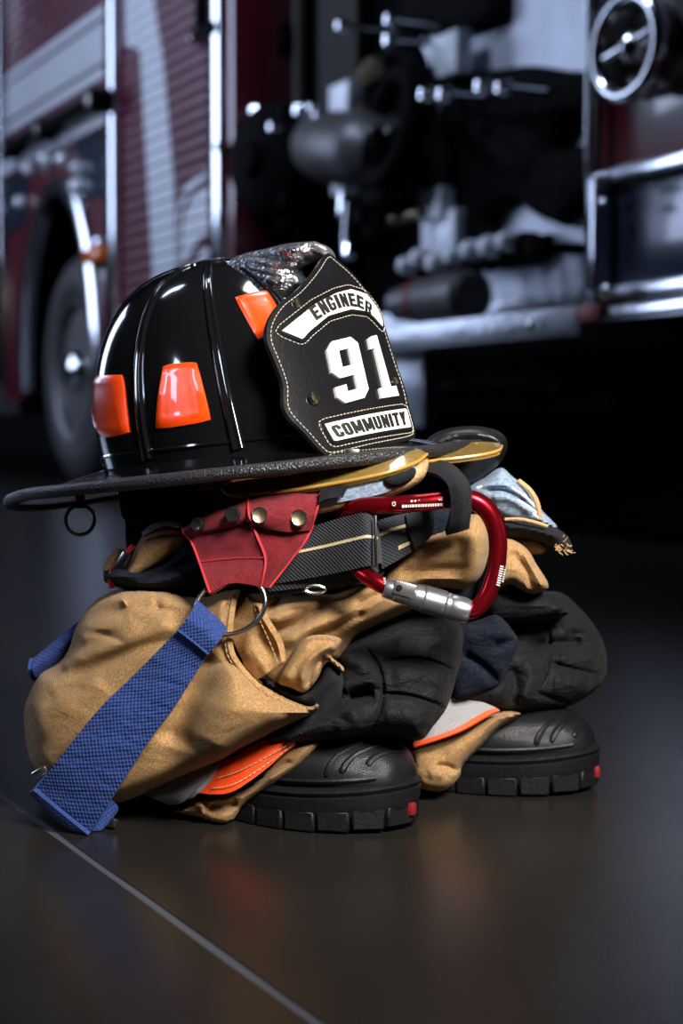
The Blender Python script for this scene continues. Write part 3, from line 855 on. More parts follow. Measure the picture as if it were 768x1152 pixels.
def dome(ph, th, off=0.0):
    """point of the shell in the helmet frame; ph around (0 = front), th 0 base .. pi/2 top"""
    def q(ph, th):
        c, s = math.cos(ph), math.sin(ph)
        a = D_AF if c > 0 else D_AR
        rho = max(0, math.cos(th)) ** (0.90 + 0.16 * c)
        z = max(0, math.sin(th)) ** 0.93
        ap = abs((ph + PI) % (2 * PI) - PI)
        rb = [-RIBS[0]] + RIBS + [2 * PI - RIBS[-1]]
        bl = 0
        for r0, r1 in zip(rb, rb[1:]):
            if r0 <= ap <= r1: bl = math.sin(PI * (ap - r0) / (r1 - r0)) ** 0.8
        bul = 1 + 0.030 * bl * math.cos(th) * min(1, th * 4 + 0.3)
        return Vector((a * c * rho * bul - 0.030 * z, D_B * s * rho * bul, 0.006 + D_H * z))
    p_ = q(ph, th)
    if off:
        a = q(ph + 0.01, th) - q(ph - 0.01, th)
        b = q(ph, min(th + 0.01, PI / 2 - 0.001)) - q(ph, max(th - 0.01, 0.0))
        n = a.cross(b)
        n = n.normalized() if n.length > 1e-12 else Vector((0, 0, 1))
        p_ = p_ + n * off
    return p_

# shell
V, F = [], []
NP, NT = 128, 30
for i in range(NT + 1):
    th = (PI / 2 - 0.02) * (i / NT)
    for k in range(NP): V.append(dome(2 * PI * k / NP, th))
V.append(Vector((-0.030, 0, 0.006 + D_H)))
for i in range(NT):
    for k in range(NP): F.append([i * NP + k, i * NP + (k + 1) % NP, (i + 1) * NP + (k + 1) % NP, (i + 1) * NP + k])
for k in range(NP): F.append([NT * NP + k, NT * NP + (k + 1) % NP, len(V) - 1])
obj('shell', V, F, m_gloss, helmet, local=True)

# raised combs (ribs)
for ph in [s_ * r_ for r_ in RIBS for s_ in (-1, 1)]:
    V, F = [], []
    n = 26
    prof = [(-0.0062, -0.001), (-0.0042, 0.0030), (-0.0028, 0.0034), (-0.0012, 0.0022), (0.0012, 0.0022), (0.0028, 0.0034), (0.0042, 0.0030), (0.0062, -0.001)]
    for i in range(n + 1):
        th = 0.05 + (PI / 2 - 0.16) * i / n
        p_ = dome(ph, th)
        nn = (dome(ph, th, 0.001) - p_).normalized()
        nxt = (dome(ph, th + 0.01) - dome(ph, th - 0.01)).normalized()
        side = nxt.cross(nn).normalized()
        sc = 1 - 0.45 * i / n
        for a, b in prof: V.append(p_ + side * a * sc + nn * b * sc)
    m = len(prof)
    for i in range(n):
        for j in range(m - 1): F.append([i * m + j, i * m + j + 1, (i + 1) * m + j + 1, (i + 1) * m + j])
    F.append(list(range(m))); F.append([n * m + j for j in range(m)])
    obj('comb', V, F, m_gloss, helmet, local=True, sharp=60)
# crown disc, base bead
V, F = lathe([(0.0, 0.006), (0.014, 0.005), (0.024, 0.0015), (0.026, -0.006)], (-0.031, 0, D_H + 0.003), (0, 0, 1), 24)
obj('crown_cap', V, F, m_gloss, helmet, local=True)
bead = [dome(2 * PI * k / 96, 0.085, 0.0002) for k in range(96)]
obj('base_bead', *tube(bead, 0.0016, 8, True), m_gloss, helmet, local=True)

# brim: top and underside plus a thick rubber edge
V, F = [], []
NB, NR = 128, 8
for side in (1, -1):
    for i in range(NR + 1):
        t = i / NR
        for k in range(NB):
            ph = 2 * PI * k / NB
            ox, oy = brim_pt(ph)
            b = dome(ph, 0.0) * 0.96
            z = 0.012 * (1 - t) ** 1.4 + (0.0015 if side > 0 else -0.0025)
            V.append(Vector((b.x * (1 - t) + ox * t, b.y * (1 - t) + oy * t, z + droop(b.x * (1 - t) + ox * t))))
K = (NR + 1) * NB
for s_ in (0, K):
    for i in range(NR):
        for k in range(NB): F.append([s_ + i * NB + k, s_ + i * NB + (k + 1) % NB, s_ + (i + 1) * NB + (k + 1) % NB, s_ + (i + 1) * NB + k])
for i in (0, NR):
    for k in range(NB): F.append([i * NB + k, i * NB + (k + 1) % NB, K + i * NB + (k + 1) % NB, K + i * NB + k])
br = obj('brim', V, F, m_gloss, helmet, local=True)
edge = [Vector((*brim_pt(2 * PI * k / 160), -0.0005 + droop(brim_pt(2 * PI * k / 160)[0]))) for k in range(160)]
V, F = tube(edge, 0.0050, 12, True)
obj('edge_trim', V, F, m_brim, br, local=True)
# leather head band and ear flap under the brim
V, F = [], []
NB = 64
for i, (sc, z) in enumerate(((0.93, 0.004), (0.94, -0.012), (0.93, -0.028), (0.90, -0.034), (0.88, -0.028), (0.88, 0.004))):
    for k in range(NB):
        ph = 2 * PI * k / NB
        b = dome(ph, 0)
        V.append(Vector((b.x * sc, b.y * sc, z)))
for i in range(5):
    for k in range(NB): F.append([i * NB + k, i * NB + (k + 1) % NB, (i + 1) * NB + (k + 1) % NB, (i + 1) * NB + k])
obj('head_band', V, F, m_velvet, helmet, local=True)

# orange reflective patches: corners found on the shell from where the photo shows them
def on_dome(px, py, ph0, th0):
    best = (1e9, ph0, th0)
    r1, r2 = 0.7, 0.7
    for it in range(7):
        _, p0, t0 = best
        for i in range(-6, 7):
            for j in range(-6, 7):
                ph, th = p0 + r1 * i / 6, min(max(t0 + r2 * j / 6, 0.02), 1.5)
                q = proj(HM @ dome(ph, th))
                e = (q[0] - px) ** 2 + (q[1] - py) ** 2
                if e < best[0]: best = (e, ph, th)
        r1 *= 0.35; r2 *= 0.35
    return best[1:]

def patch(corners, ph0, th0):
    c = [on_dome(x, y, ph0, th0) for x, y in corners]      # TL TR BR BL
    n = 12
    V, F, T = [], [], []
    for layer, o in ((0, 0.0), (1, 0.0030)):
        for i in range(n + 1):
            for j in range(n + 1):
                u, v = i / n, j / n
                # rounded corners
                uu, vv = 2 * u - 1, 2 * v - 1
                uu, vv = uu * math.sqrt(1 - 0.10 * vv * vv * abs(vv * uu)), vv * math.sqrt(1 - 0.10 * uu * uu * abs(uu * vv))
                u2, v2 = (uu + 1) / 2, (vv + 1) / 2
                a = [(c[0][k] * (1 - u2) + c[1][k] * u2) * (1 - v2) + (c[3][k] * (1 - u2) + c[2][k] * u2) * v2 for k in (0, 1)]
                off = o
                if layer:
                    edge_ = min(u, 1 - u, v, 1 - v)
                    off = 0.0012 if edge_ < 0.001 else (0.0030 if edge_ < 0.10 else 0.0022)
                V.append(dome(a[0], a[1], off if layer else -0.001))
    K = (n + 1) ** 2
    for i in range(n):
        for j in range(n): F.append([K + i * (n + 1) + j, K + i * (n + 1) + j + 1, K + (i + 1) * (n + 1) + j + 1, K + (i + 1) * (n + 1) + j])
    bd = [i * (n + 1) for i in range(n + 1)] + [n * (n + 1) + j for j in range(1, n + 1)] + [i * (n + 1) + n for i in range(n - 1, -1, -1)] + [j for j in range(n - 1, 0, -1)]
    for a, b in zip(bd, bd[1:] + bd[:1]): F.append([a, b, b + K, a + K])
    obj('reflective_patch', V, F, m_patch, helmet, local=True)
patch([(184, 411), (222, 407), (239, 474), (175, 484)], -PI / 2, 0.4)
patch([(124, 422), (140, 420), (147, 488), (116, 493)], -2.3, 0.4)
patch([(263, 335), (300, 327), (322, 372), (290, 384)], -0.8, 0.8)

# ---- leather front shield
S_O = Vector((0.138, 0, 0.010)); S_LEAN = math.radians(15)
S_U = Vector((0, 1, 0)); S_V = Vector((-math.sin(S_LEAN), 0, math.cos(S_LEAN))); S_N = S_U.cross(S_V)
SWo = HM @ S_O; SWn = (HM.to_3x3() @ S_N).normalized()
def uv_of(px, py):
    q = HI @ hit(px, py, SWo, SWn) - S_O
    return (q.dot(S_U), q.dot(S_V))
def SP(u, v, off=0.0):
    """shield surface, gently curved round the shell"""
    return S_O + S_U * u + S_V * v + S_N * (off - 2.2 * u * u)
sh = [(366.5, 286.5), (377.5, 295), (396, 311), (415, 333), (429, 357), (440, 391), (448, 416), (455, 436), (460, 460), (466.5, 486), (459, 496), (415, 505), (381, 511), (370, 505), (355.5, 485), (335, 455), (330.6, 425.6), (321, 397.5), (313.5, 377), (312.5, 357), (321, 338), (337, 324), (352.5, 304), (361, 290)]
shu = [uv_of(*p_) for p_ in sh]
shs = catmull(shu, 5, True)
def shield_solid(poly, z0, z1, step=0.006, bev=0.0008):
    ol = np.array(resample(poly, step * 0.7))
    x0, y0 = ol.min(0); x1, y1 = ol.max(0)
    g = np.array([(x, y) for x in np.arange(x0, x1, step) for y in np.arange(y0, y1, step)])
    if len(g):
        g = g[poly_inside(ol, g[:, 0], g[:, 1])]
        d = np.full(len(g), 1e9)
        for a, b in zip(ol, np.roll(ol, -1, 0)): d = np.minimum(d, seg_dist(g, a, b)[0])
        g = g[d > step * 0.4]
    allp = np.concatenate([ol, g]) if len(g) else ol
    r = delaunay_2d_cdt([Vector(p_) for p_ in allp], [], [list(range(len(ol)))], 1, 1e-7)
    pts = [tuple(v) for v in r[0]]; K = len(pts)
    V = [SP(x, y, z1) for x, y in pts] + [SP(x, y, z0) for x, y in pts]
    F = [list(t) for t in r[2]] + [[i + K for i in t[::-1]] for t in r[2]]
    es = {}
    for t in r[2]:
        for a, b in ((t[0], t[1]), (t[1], t[2]), (t[2], t[0])): es[(a, b)] = 1
    for a, b in es:
        if (b, a) not in es: F.append([a, b, b + K, a + K])
    return V, F
shield = obj('front_shield', *shield_solid(shs, 0.0, 0.0034), m_leather, helmet, local=True, label='black leather shield lettered ENGINEER 91 COMMUNITY')
def inset(poly, d):
    poly = np.array(poly); n = len(poly)
    area_ = 0.5 * sum(poly[i][0] * poly[(i + 1) % n][1] - poly[(i + 1) % n][0] * poly[i][1] for i in range(n))
    s = 1 if area_ > 0 else -1
    out = []
    for i in range(n):
        t = poly[(i + 1) % n] - poly[(i - 1) % n]
        t = t / (np.linalg.norm(t) + 1e-12)
        out.append(poly[i] + np.array([-t[1], t[0]]) * s * d)
    return out
nrm = HM.to_3x3() @ S_N
def stitch_uv(poly, off, closed=True):
    pts = resample(poly, 0.0034, closed)
    if closed: pts = pts + [pts[0]]
    out = []
    for a, b in zip(pts, pts[1:]):
        out.append(tube([SP(a[0], a[1], off), SP(a[0] * 0.35 + b[0] * 0.65, a[1] * 0.35 + b[1] * 0.65, off)], 0.00033, 5))
    return merge(*out)
st = [stitch_uv(inset(resample(shs, 0.002), 0.0032), 0.0036)]
# banner
ban = [(324, 368), (334, 359), (352.5, 343), (374, 332), (390, 328), (409, 333), (421, 346), (428, 360), (428, 369), (418, 359), (409, 352.5), (390, 350.5), (366, 357), (349, 372), (343, 380)]
banu = [uv_of(*p_) for p_ in ban]
frame = [np.array(p_) for p_ in inset(resample(banu, 0.0015), -0.0022)]
obj('banner_frame', *shield_solid(frame, 0.003, 0.0044, 0.004), m_leather, shield, local=True)
obj('banner', *shield_solid(banu, 0.003, 0.0050, 0.004), m_white, shield, local=True, label='white arched banner reading ENGINEER')
st.append(stitch_uv([np.array(p_) for p_ in inset(resample(banu, 0.0015), -0.0042)], 0.0036))
# bottom name plate
pl = [(369, 475), (454, 461), (459, 482), (379, 495)]
plu = [uv_of(*p_) for p_ in pl]
obj('plate_frame', *shield_solid([np.array(p_) for p_ in inset(resample(plu, 0.0015), -0.0022)], 0.003, 0.0044, 0.004), m_leather, shield, local=True)
obj('name_plate', *shield_solid(plu, 0.003, 0.0050, 0.004), m_white, shield, local=True, label='white plate reading COMMUNITY')
st.append(stitch_uv([np.array(p_) for p_ in inset(resample(plu, 0.0015), -0.0042)], 0.0036))
obj('stitching', *merge(*st), m_thread, shield, local=True, kind='stuff')
def bil(c, u, v):
    c = [np.array(p_) for p_ in c]       # TL TR BR BL, v=0 bottom
    return (c[3] * (1 - u) + c[2] * u) * (1 - v) + (c[0] * (1 - u) + c[1] * u) * v
def R_(x0, y0, x1, y1): return [(x0, y0), (x1, y0), (x1, y1), (x0, y1)]
CL = [(0, .14), (.24, 0), (.42, .2), (.42, .8), (.24, 1), (0, .86)]
CT = [(.24, 1), (.76, 1), (1, .86), (.6, .79), (.4, .79)]
mir = lambda p_: [(1 - x, y) for x, y in p_]
flp = lambda p_: [(x, 1 - y) for x, y in p_]
GL = {'E': [R_(0, 0, .44, 1), R_(.4, 0, 1, .21), R_(.4, .40, .92, .60), R_(.4, .79, 1, 1)],
      'N': [R_(0, 0, .37, 1), R_(.63, 0, 1, 1), [(0, 1), (.40, 1), (1, 0), (.60, 0)]],
      'I': [R_(0, 0, 1, 1)],
      'R': [R_(0, 0, .36, 1), R_(.36, .84, .8, 1), R_(.36, .42, .8, .58), [(.8, 1), (1, .88), (1, .54), (.8, .42), (.64, .56), (.64, .86)], [(.42, .45), (.76, .45), (1, 0), (.62, 0)]],
      'C': [CL, CT, flp(CT), R_(.58, .62, 1, .86), R_(.58, .14, 1, .38)],
      'G': [CL, CT, flp(CT), R_(.64, .66, 1, .86), R_(.64, .10, 1, .46), R_(.52, .36, 1, .52)],
      'O': [CL, mir(CL), R_(.24, .8, .76, 1), R_(.24, 0, .76, .2)],
      'M': [R_(0, 0, .29, 1), R_(.71, 0, 1, 1), [(.0, 1), (.33, 1), (.63, .12), (.37, .12)], [(1, 1), (.67, 1), (.37, .12), (.63, .12)]],
      'U': [[(0, .14), (.24, 0), (.42, .2), (.42, 1), (0, 1)], [(1, .14), (.76, 0), (.58, .2), (.58, 1), (1, 1)], R_(.24, 0, .76, .2)],
      'T': [R_(0, .79, 1, 1), R_(.28, 0, .72, 1)],
      'Y': [R_(.28, 0, .72, .46), [(0, 1), (.42, 1), (.72, .38), (.28, .38)], [(1, 1), (.58, 1), (.28, .38), (.72, .38)]]}
tc_ = [uv_of(*p_) for p_ in [(373.5, 478.3), (450.5, 464.6), (454, 479.8), (381.5, 491.6)]]
word = 'COMMUNITY'
wd = {'M': 1.3, 'I': 0.48}
tot = sum(wd.get(c_, 1.0) for c_ in word) + 0.14 * (len(word) - 1)
ms = []; xo = 0
for c_ in word:
    for q in GL[c_]:
        pp_ = [bil(tc_, (xo + x * wd.get(c_, 1.0)) / tot, y) for x, y in q]
        ms.append(prism([SP(*p_, 0.0053) for p_ in pp_], [SP(*p_, 0.0048) for p_ in pp_]))
    xo += wd.get(c_, 1.0) + 0.14
obj('lettering', *merge(*ms), m_ink, shield, local=True, smooth=False, label='black COMMUNITY lettering')
# arched word, one letter at a time
lc = [(353.2, 352.2), (363, 346), (373, 342.3), (380.3, 340.6), (387.8, 340), (396.2, 341), (403.4, 344), (410.2, 348.6)]
lu = [np.array(uv_of(*p_)) for p_ in lc]
arc = resample(catmull(lu, 8), 0.0004, False)
wls = [{'I': 0.5}.get(c_, 1.0) for c_ in 'ENGINEER']
cen = np.cumsum([0] + [(a + b) / 2 + 0.22 for a, b in zip(wls, wls[1:])]); unit = 1 / cen[-1]
lu = [arc[int(round(c_ * unit * (len(arc) - 1)))] for c_ in cen]
arcl = sum(np.linalg.norm(b - a) for a, b in zip(arc, arc[1:])) * unit
ms = []
for i, ch in enumerate('ENGINEER'):
    a = lu[max(i - 1, 0)]; b = lu[min(i + 1, 7)]
    t = (b - a) / np.linalg.norm(b - a); nn = np.array([-t[1], t[0]])
    hh = 0.0112
    ww = arcl * wls[i]
    for q in GL[ch]:
        pp_ = [lu[i] + t * (x - 0.5) * ww + nn * (y - 0.5) * hh for x, y in q]
        ms.append(prism([SP(*p_, 0.0053) for p_ in pp_], [SP(*p_, 0.0048) for p_ in pp_]))
obj('lettering', *merge(*ms), m_ink, shield, local=True, smooth=False, label='black arched ENGINEER lettering')
# block numerals
nine = [[(0, .88), (.2, 1), (.8, 1), (1, .88), (.66, .83), (.34, .83)], [(0, .88), (.34, .83), (.34, .56), (0, .52)], [(0, .52), (.34, .56), (.66, .56), (.66, .4), (.2, .4)],
        [(1, .88), (1, .12), (.66, .17), (.66, .83)], [(1, .12), (.8, 0), (.2, 0), (0, .12), (.34, .17), (.66, .17)], [(0, .12), (0, .28), (.34, .28), (.34, .17)]]
one = [[(.28, 1), (.68, 1), (.68, .16), (.28, .16)], [(0, .97), (.28, 1), (.28, .80), (0, .80)], [(0.05, .16), (.97, .16), (.97, 0), (0.05, 0)]]
for nm, pcs, cr in (('numeral', nine, [(364, 387), (395, 380.5), (411, 448.5), (380, 456)]), ('numeral', one, [(408, 382), (424, 378.5), (445, 447), (422, 451)])):
    c = [uv_of(*p_) for p_ in cr]
    ms = []
    for q in pcs:
        ms.append(prism([SP(*bil(c, a, b), 0.0056) for a, b in q], [SP(*bil(c, a, b), 0.003) for a, b in q]))
    o_ = obj(nm, *merge(*ms), m_white, shield, local=True, smooth=False)
    if pcs is nine:
        sl = [(.17, .86), (.28, .92), (.72, .92), (.83, .86), (.83, .15), (.72, .08), (.28, .08), (.17, .13), (.17, .22)]
        sl2 = [(.17, .86), (.17, .53), (.28, .48), (.83, .48)]
        s3 = merge(stitch_uv([bil(c, *p_) for p_ in sl], 0.0057, False), stitch_uv([bil(c, *p_) for p_ in sl2], 0.0057, False))
    else:
        s3 = merge(stitch_uv([bil(c, *p_) for p_ in [(.1, .89), (.48, .92), (.48, .08)]], 0.0057, False), stitch_uv([bil(c, *p_) for p_ in [(.1, .08), (.9, .08)]], 0.0057, False))
    obj('numeral_stitching', *s3, m_thread, shield, local=True, kind='stuff')
def stud(px, py, r, m, h=0.003):
    u, v = uv_of(px, py)
    V, F = lathe([(r, 0), (r, h * 0.4), (r * 0.8, h * 0.85), (r * 0.35, h), (0, h)], SP(u, v, 0.003), S_N, 20)
    obj('screw', V, F, m, shield, local=True)
stud(358, 446, 0.0052, m_brass, 0.004); stud(336.5, 339, 0.0042, m_brass); stud(443, 430, 0.003, m_brass); stud(411, 333, 0.0025, m_brass)

# ---- eagle shield holder on the crest, in the helmet's mid plane
EW = (HM.to_3x3() @ Vector((0, 1, 0))).normalized()
EO = HM @ Vector((0, 0, 0.1))
def EM(px, py, off):
    q = HI @ hit(px, py, EO, EW)
    return Vector((q.x, -off, q.z))
eag = [(258, 297), (277, 285), (303, 279), (323, 274), (345, 272), (356, 273), (358, 288), (352, 293), (341, 299), (334, 303), (340, 317), (333, 326), (321, 333), (295, 319), (274, 313), (258, 312)]
fe = [([(295, 300), (316, 305), (334, 309)], 0.003, 3), ([(290, 306), (312, 313), (333, 318)], 0.0028, 3), ([(300, 293), (322, 297), (340, 297)], 0.0028, 3), ([(330, 282), (345, 279), (352, 282)], 0.004, 4), ([(300, 290), (325, 291), (345, 293)], -0.003, 2.5)]
eagle = obj('eagle_crest', *pillow(eag, 0, 0.017, 0.017, R=14, R2=30, step=2.2, folds=fe, wr=None, mp=EM), m_eagle, helmet, local=True, label='cast pewter eagle head')
beak = [(352, 273), (363, 275), (371, 281), (375, 290), (373.5, 300), (370, 297), (367, 289), (361, 286), (352, 288)]
obj('beak', *pillow(beak, 0, 0.009, 0.009, R=8, R2=16, step=1.8, wr=None, mp=EM), m_eagle_s, eagle, local=True)
brow = [(301, 285), (320, 279), (340, 277), (344, 283), (330, 289), (311, 290)]
obj('brow', *pillow(brow, 0, 0.0195, 0.0195, R=8, R2=14, step=2, wr=None, mp=EM), m_eagle_s, eagle, local=True)
c = EM(346.5, 282.5, 0.0165)
obj('eye_ring', *tube([c + Vector((math.cos(a) * 0.0038, 0, math.sin(a) * 0.0026)) for a in np.linspace(0, 2 * PI, 24, endpoint=False)], 0.0010, 6, True), m_eagle_s, eagle, local=True)
obj('eye', *lathe([(0.0022, -0.002), (0.0022, 0.0004), (0.0015, 0.0014), (0, 0.0018)], c, (0, -1, 0), 16), m_darksteel, eagle, local=True)
for px, py in ((273, 306), (311, 322)):
    c = EM(px, py, 0.0155)
    obj('bolt', *lathe([(0.0034, -0.003), (0.0034, 0.001), (0.0024, 0.002), (0, 0.0022)], c, (0, -1, 0), 16), m_brass, eagle, local=True)

# ---- amber flip-down eye shields hinged under the brim
def hp(x, y, z): return HM @ Vector((x, y, z))
def lens_plate(near, farr):
    rows = []
    V, F, uv_ = sheet([near, farr], 0.0035, 3, 26)
    o_ = obj('eye_shield', V, F, m_amber, helmet, label='amber flip-down eye shield')
    pts = catmull([P(*q) for q in near], 6)
    obj('lens_rim', *tube([Vector(q) for q in pts], 0.0013, 8), m_amber_edge, o_)
lens_plate([(249, 549, 1.335), (262, 556, 1.318), (315, 553, 1.300), (369, 545, 1.288), (430, 533, 1.284), (466, 521, 1.296), (480, 511, 1.32)],
           [(251, 545, 1.345), (262, 540, 1.338), (315, 534, 1.322), (369, 525, 1.310), (430, 513, 1.304), (466, 505, 1.314), (480, 503, 1.33)])
lens_plate([(438, 515, 1.345), (455, 521, 1.335), (500, 517, 1.330), (540, 512, 1.335), (560, 507, 1.345), (564, 502, 1.365)],
           [(440, 508, 1.36), (455, 503, 1.37), (500, 499, 1.375), (540, 497, 1.38), (558, 498, 1.38), (563, 499, 1.38)])
for px, py, Y in ((396, 510, 1.305), (232, 545, 1.36)):
    c = P(px, py, Y)
    obj('hinge_clip', *rbox(c, (0.011, 0.010, 0.007), 0.0015), m_darksteel, helmet)
# hanging ring at the back of the brim
c = P(90, 585, 1.50)
rg = [c + Vector((math.cos(a) * 0.0115, math.cos(a) * 0.004, math.sin(a) * 0.0125)) for a in np.linspace(0, 2 * PI, 40, endpoint=False)]
obj('hanging_ring', *tube(rg, 0.0016, 8, True), m_brass, helmet, label='small brass hanging ring')
ct = P(90, 569, 1.50)
obj('ring_tab', *tube([ct + Vector((0, 0, -0.002)), ct + Vector((0, 0, 0.012))], 0.004, 10), m_leather, helmet)
# leather ear flap folded out on the far side
ear = [(478, 498), (492, 486), (515, 480), (542, 480), (562, 486), (571, 499), (566, 516), (550, 532), (528, 546), (510, 548), (496, 530), (484, 515)]
obj('ear_flap', *pillow(ear, 1.475, 0.024, 0.02, R=14, R2=34, step=2.4, wr=None, folds=[([(490, 504), (515, 496), (545, 497), (560, 504)], -0.006, (5, 7))]), m_leather2, helmet)
# ------------------------------------------------------------------ turnout trousers
PB = Matrix.Translation((-0.02, 1.46, 0))
pants = thing('turnout_trousers', 'tan firefighter trousers bunched down over black boots with black knee pads', 'trousers', PB)

# bunched waist: a thick elliptical roll of navy and tan cloth that carries the helmet
V, F = [], []
NK, NZ = 96, 16
zs = [0.06, 0.08, 0.10, 0.13, 0.16, 0.185, 0.200, 0.214, 0.226, 0.233, 0.236, 0.23]
rs = [0.3, 0.55, 0.7, 0.85, 0.93, 0.96, 0.98, 1.0, 0.98, 0.93, 0.85, 0.6]
for z, r in zip(zs, rs):
    for k in range(NK):
        a = 2 * PI * k / NK
        q = Vector((math.cos(a) * 2.2, math.sin(a) * 2.2, z * 14))
        s = r * (1 + 0.05 * noise.noise(q * 1.6) + 0.02 * noise.noise(q * 4))
        V.append(Vector((-0.03 + 0.155 * math.cos(a) * s, 1.485 + 0.105 * math.sin(a) * s, z)))
for i in range(len(zs) - 1):
    for k in range(NK): F.append([i * NK + k, i * NK + (k + 1) % NK, (i + 1) * NK + (k + 1) % NK, (i + 1) * NK + k])
F.append(list(range(NK))); F.append([(len(zs) - 1) * NK + k for k in range(NK)])
obj('waist', V, F, m_navy, pants, label='dark navy bunched waist')

# navy waistband folds in front
wb = [(118, 655), (128, 636), (160, 640), (186, 628), (205, 606), (240, 596), (350, 590), (450, 575), (505, 560), (520, 600), (455, 645), (405, 662), (330, 672), (250, 672), (170, 668)]
obj('waistband', *pillow(wb, 1.405, 0.055, 0.05, R=16, R2=40, folds=[([(130, 650), (170, 640), (215, 620)], 0.006, 6), ([(150, 664), (190, 652), (225, 640)], 0.006, 6), ([(140, 656), (180, 646), (220, 630)], -0.006, 4), ([(300, 655), (380, 645), (450, 620)], -0.01, 7)], wr=(0.004, 22), seed=3, step=4), m_navy, pants)

# rear-left tan flap, its pale edge, buckle
fl_ = [(156, 609), (168, 597), (186, 591), (208, 594), (214, 609), (205, 622), (178, 635), (152, 650), (136, 652), (146, 634)]
obj('side_flap', *pillow(fl_, 1.385, 0.02, 0.02, R=9, R2=24, step=3, folds=[([(160, 612), (185, 604), (210, 603)], -0.004, 3)], wr=(0.002, 20)), m_tan, pants)
obj('flap_edge', *tube([Vector(q) for q in catmull([P(162, 601, 1.375), P(172, 593, 1.37), P(186, 588, 1.37), P(207, 593, 1.37)], 6)], 0.0025, 8), m_denim, pants)
tb_ = [(115, 642), (125, 622), (133, 617), (141, 622), (130, 642), (122, 646)]
obj('strap_end', *pillow(tb_, 1.40, 0.01, 0.01, R=6, R2=10, step=3, wr=(0.001, 20)), m_tan, pants)
a, b = P(128, 647, 1.378), P(144, 622, 1.372)
dx = (b - a).normalized()
M_ = Matrix.Translation((a + b) / 2) @ dx.to_track_quat('X', 'Z').to_matrix().to_4x4()
obj('buckle', *rbox((0, 0, 0), ((b - a).length, 0.006, 0.008), 0.002, M_), m_darksteel, pants, label='dark metal buckle')
obj('red_piping', *tube([Vector(q) for q in catmull([P(126, 662, 1.375), P(124, 650, 1.376), P(129, 638, 1.38), P(140, 624, 1.375), P(150, 614, 1.372)], 6)], 0.0022, 8), m_redthread, pants)

# ---- near leg: the big tan roll with its lapel
blob = [(27, 802), (33, 780), (46, 758), (66, 746), (78, 729), (87, 702), (108, 675), (135, 663), (172, 661), (221, 670), (250, 664), (272, 663), (266, 684), (263, 715), (266, 737), (291, 765), (318, 782), (348, 795), (359, 787), (354, 801), (306, 825), (272, 842), (246, 857), (199, 877), (160, 894), (123, 905), (80, 897), (45, 872), (31, 844)]
yb = plane3((30, 800, 1.435), (350, 795, 1.325), (170, 665, 1.40))
bf = [([(60, 752), (100, 738), (150, 716), (200, 702)], 0.010, (10, 16)), ([(70, 760), (108, 748), (160, 728), (200, 716)], -0.008, 9),
      ([(95, 694), (135, 683), (175, 684), (206, 690)], -0.007, (5, 10)), ([(48, 758), (62, 756), (72, 748)], -0.012, 8),
      ([(236, 730), (210, 785), (192, 840)], -0.020, 20), ([(262, 745), (262, 790), (235, 850)], 0.016, 26),
      ([(120, 668), (160, 690), (190, 700)], 0.005, 9), ([(90, 720), (120, 705), (160, 700)], 0.006, 8), ([(40, 830), (80, 790), (120, 770)], 0.006, 14),
      ([(250, 668), (252, 700), (252, 725)], 0.010, 9), ([(60, 870), (110, 850), (150, 845)], -0.006, 12), ([(134, 664), (138, 674), (143, 682)], 0.005, 3), ([(180, 664), (176, 676), (180, 690)], -0.004, 4), ([(92, 712), (112, 712), (140, 722)], -0.005, 4), ([(270, 770), (300, 790), (330, 806)], -0.004, 6), ([(50, 790), (75, 776), (95, 775)], -0.004, 5), ([(230, 690), (225, 705), (230, 715)], 0.005, 5)]
leg_roll = obj('trouser_leg', *pillow(blob, yb, 0.085, 0.13, R=20, R2=120, folds=bf, wr=(0.005, 12), seed=1, step=4), m_tan, pants, label='tan trouser leg rolled outwards under the blue strap')
# hem stitched along the lapel edge
hem = [(268, 668), (264, 690), (262, 715), (266, 738), (290, 767), (318, 786), (348, 798)]
hin = [(257, 668), (252, 690), (250, 715), (255, 742), (281, 775), (311, 795), (343, 803)]
hY = [1.309, 1.305, 1.302, 1.300, 1.294, 1.290, 1.298]
V, F, uv_ = sheet([[(x, y, d) for (x, y), d in zip(hem, hY)], [((x + a) / 2, (y + b) / 2, d - 0.003) for (x, y), (a, b), d in zip(hem, hin, hY)], [(x, y, d + 0.004) for (x, y), d in zip(hin, hY)]], 0.004, 6, 40)
obj('hem', V, F, m_tan, leg_roll, uv=uv_)
sp = catmull([P(x * 0.25 + a * 0.75, y * 0.25 + b * 0.75, d - 0.0015) for (x, y), (a, b), d in zip(hem, hin, hY)], 6)
obj('hem_stitching', *dashes(sp, Vector((0, -0.0006, 0)), 0.003, 0.0015, 0.0004), m_stitch_tan, leg_roll, kind='stuff')

# inner folds of the leg seen inside the lapel
inn = [(262, 668), (300, 664), (370, 668), (405, 655), (450, 640), (500, 612), (520, 640), (470, 682), (430, 700), (400, 716), (385, 742), (372, 750), (356, 775), (340, 786), (312, 784), (288, 766), (265, 738), (262, 700)]
inf = [([(300, 712), (335, 702), (372, 674)], -0.013, (7, 5)), ([(318, 728), (350, 706), (400, 690), (440, 668)], 0.012, (12, 8)), ([(345, 722), (382, 704), (412, 688)], -0.010, (6, 4)),
       ([(300, 700), (340, 684), (372, 668)], 0.010, 9), ([(380, 712), (420, 694), (460, 672)], 0.008, 8), ([(296, 690), (320, 672), (350, 666)], -0.010, 6), ([(400, 668), (440, 650), (480, 632)], 0.010, 9), ([(395, 684), (440, 662), (490, 640)], -0.007, 5)]
obj('trouser_front', *pillow(inn, 1.385, 0.055, 0.09, R=14, R2=60, folds=inf, wr=(0.004, 16), seed=5, step=3.6), m_tan, pants, label='creased tan trouser front')
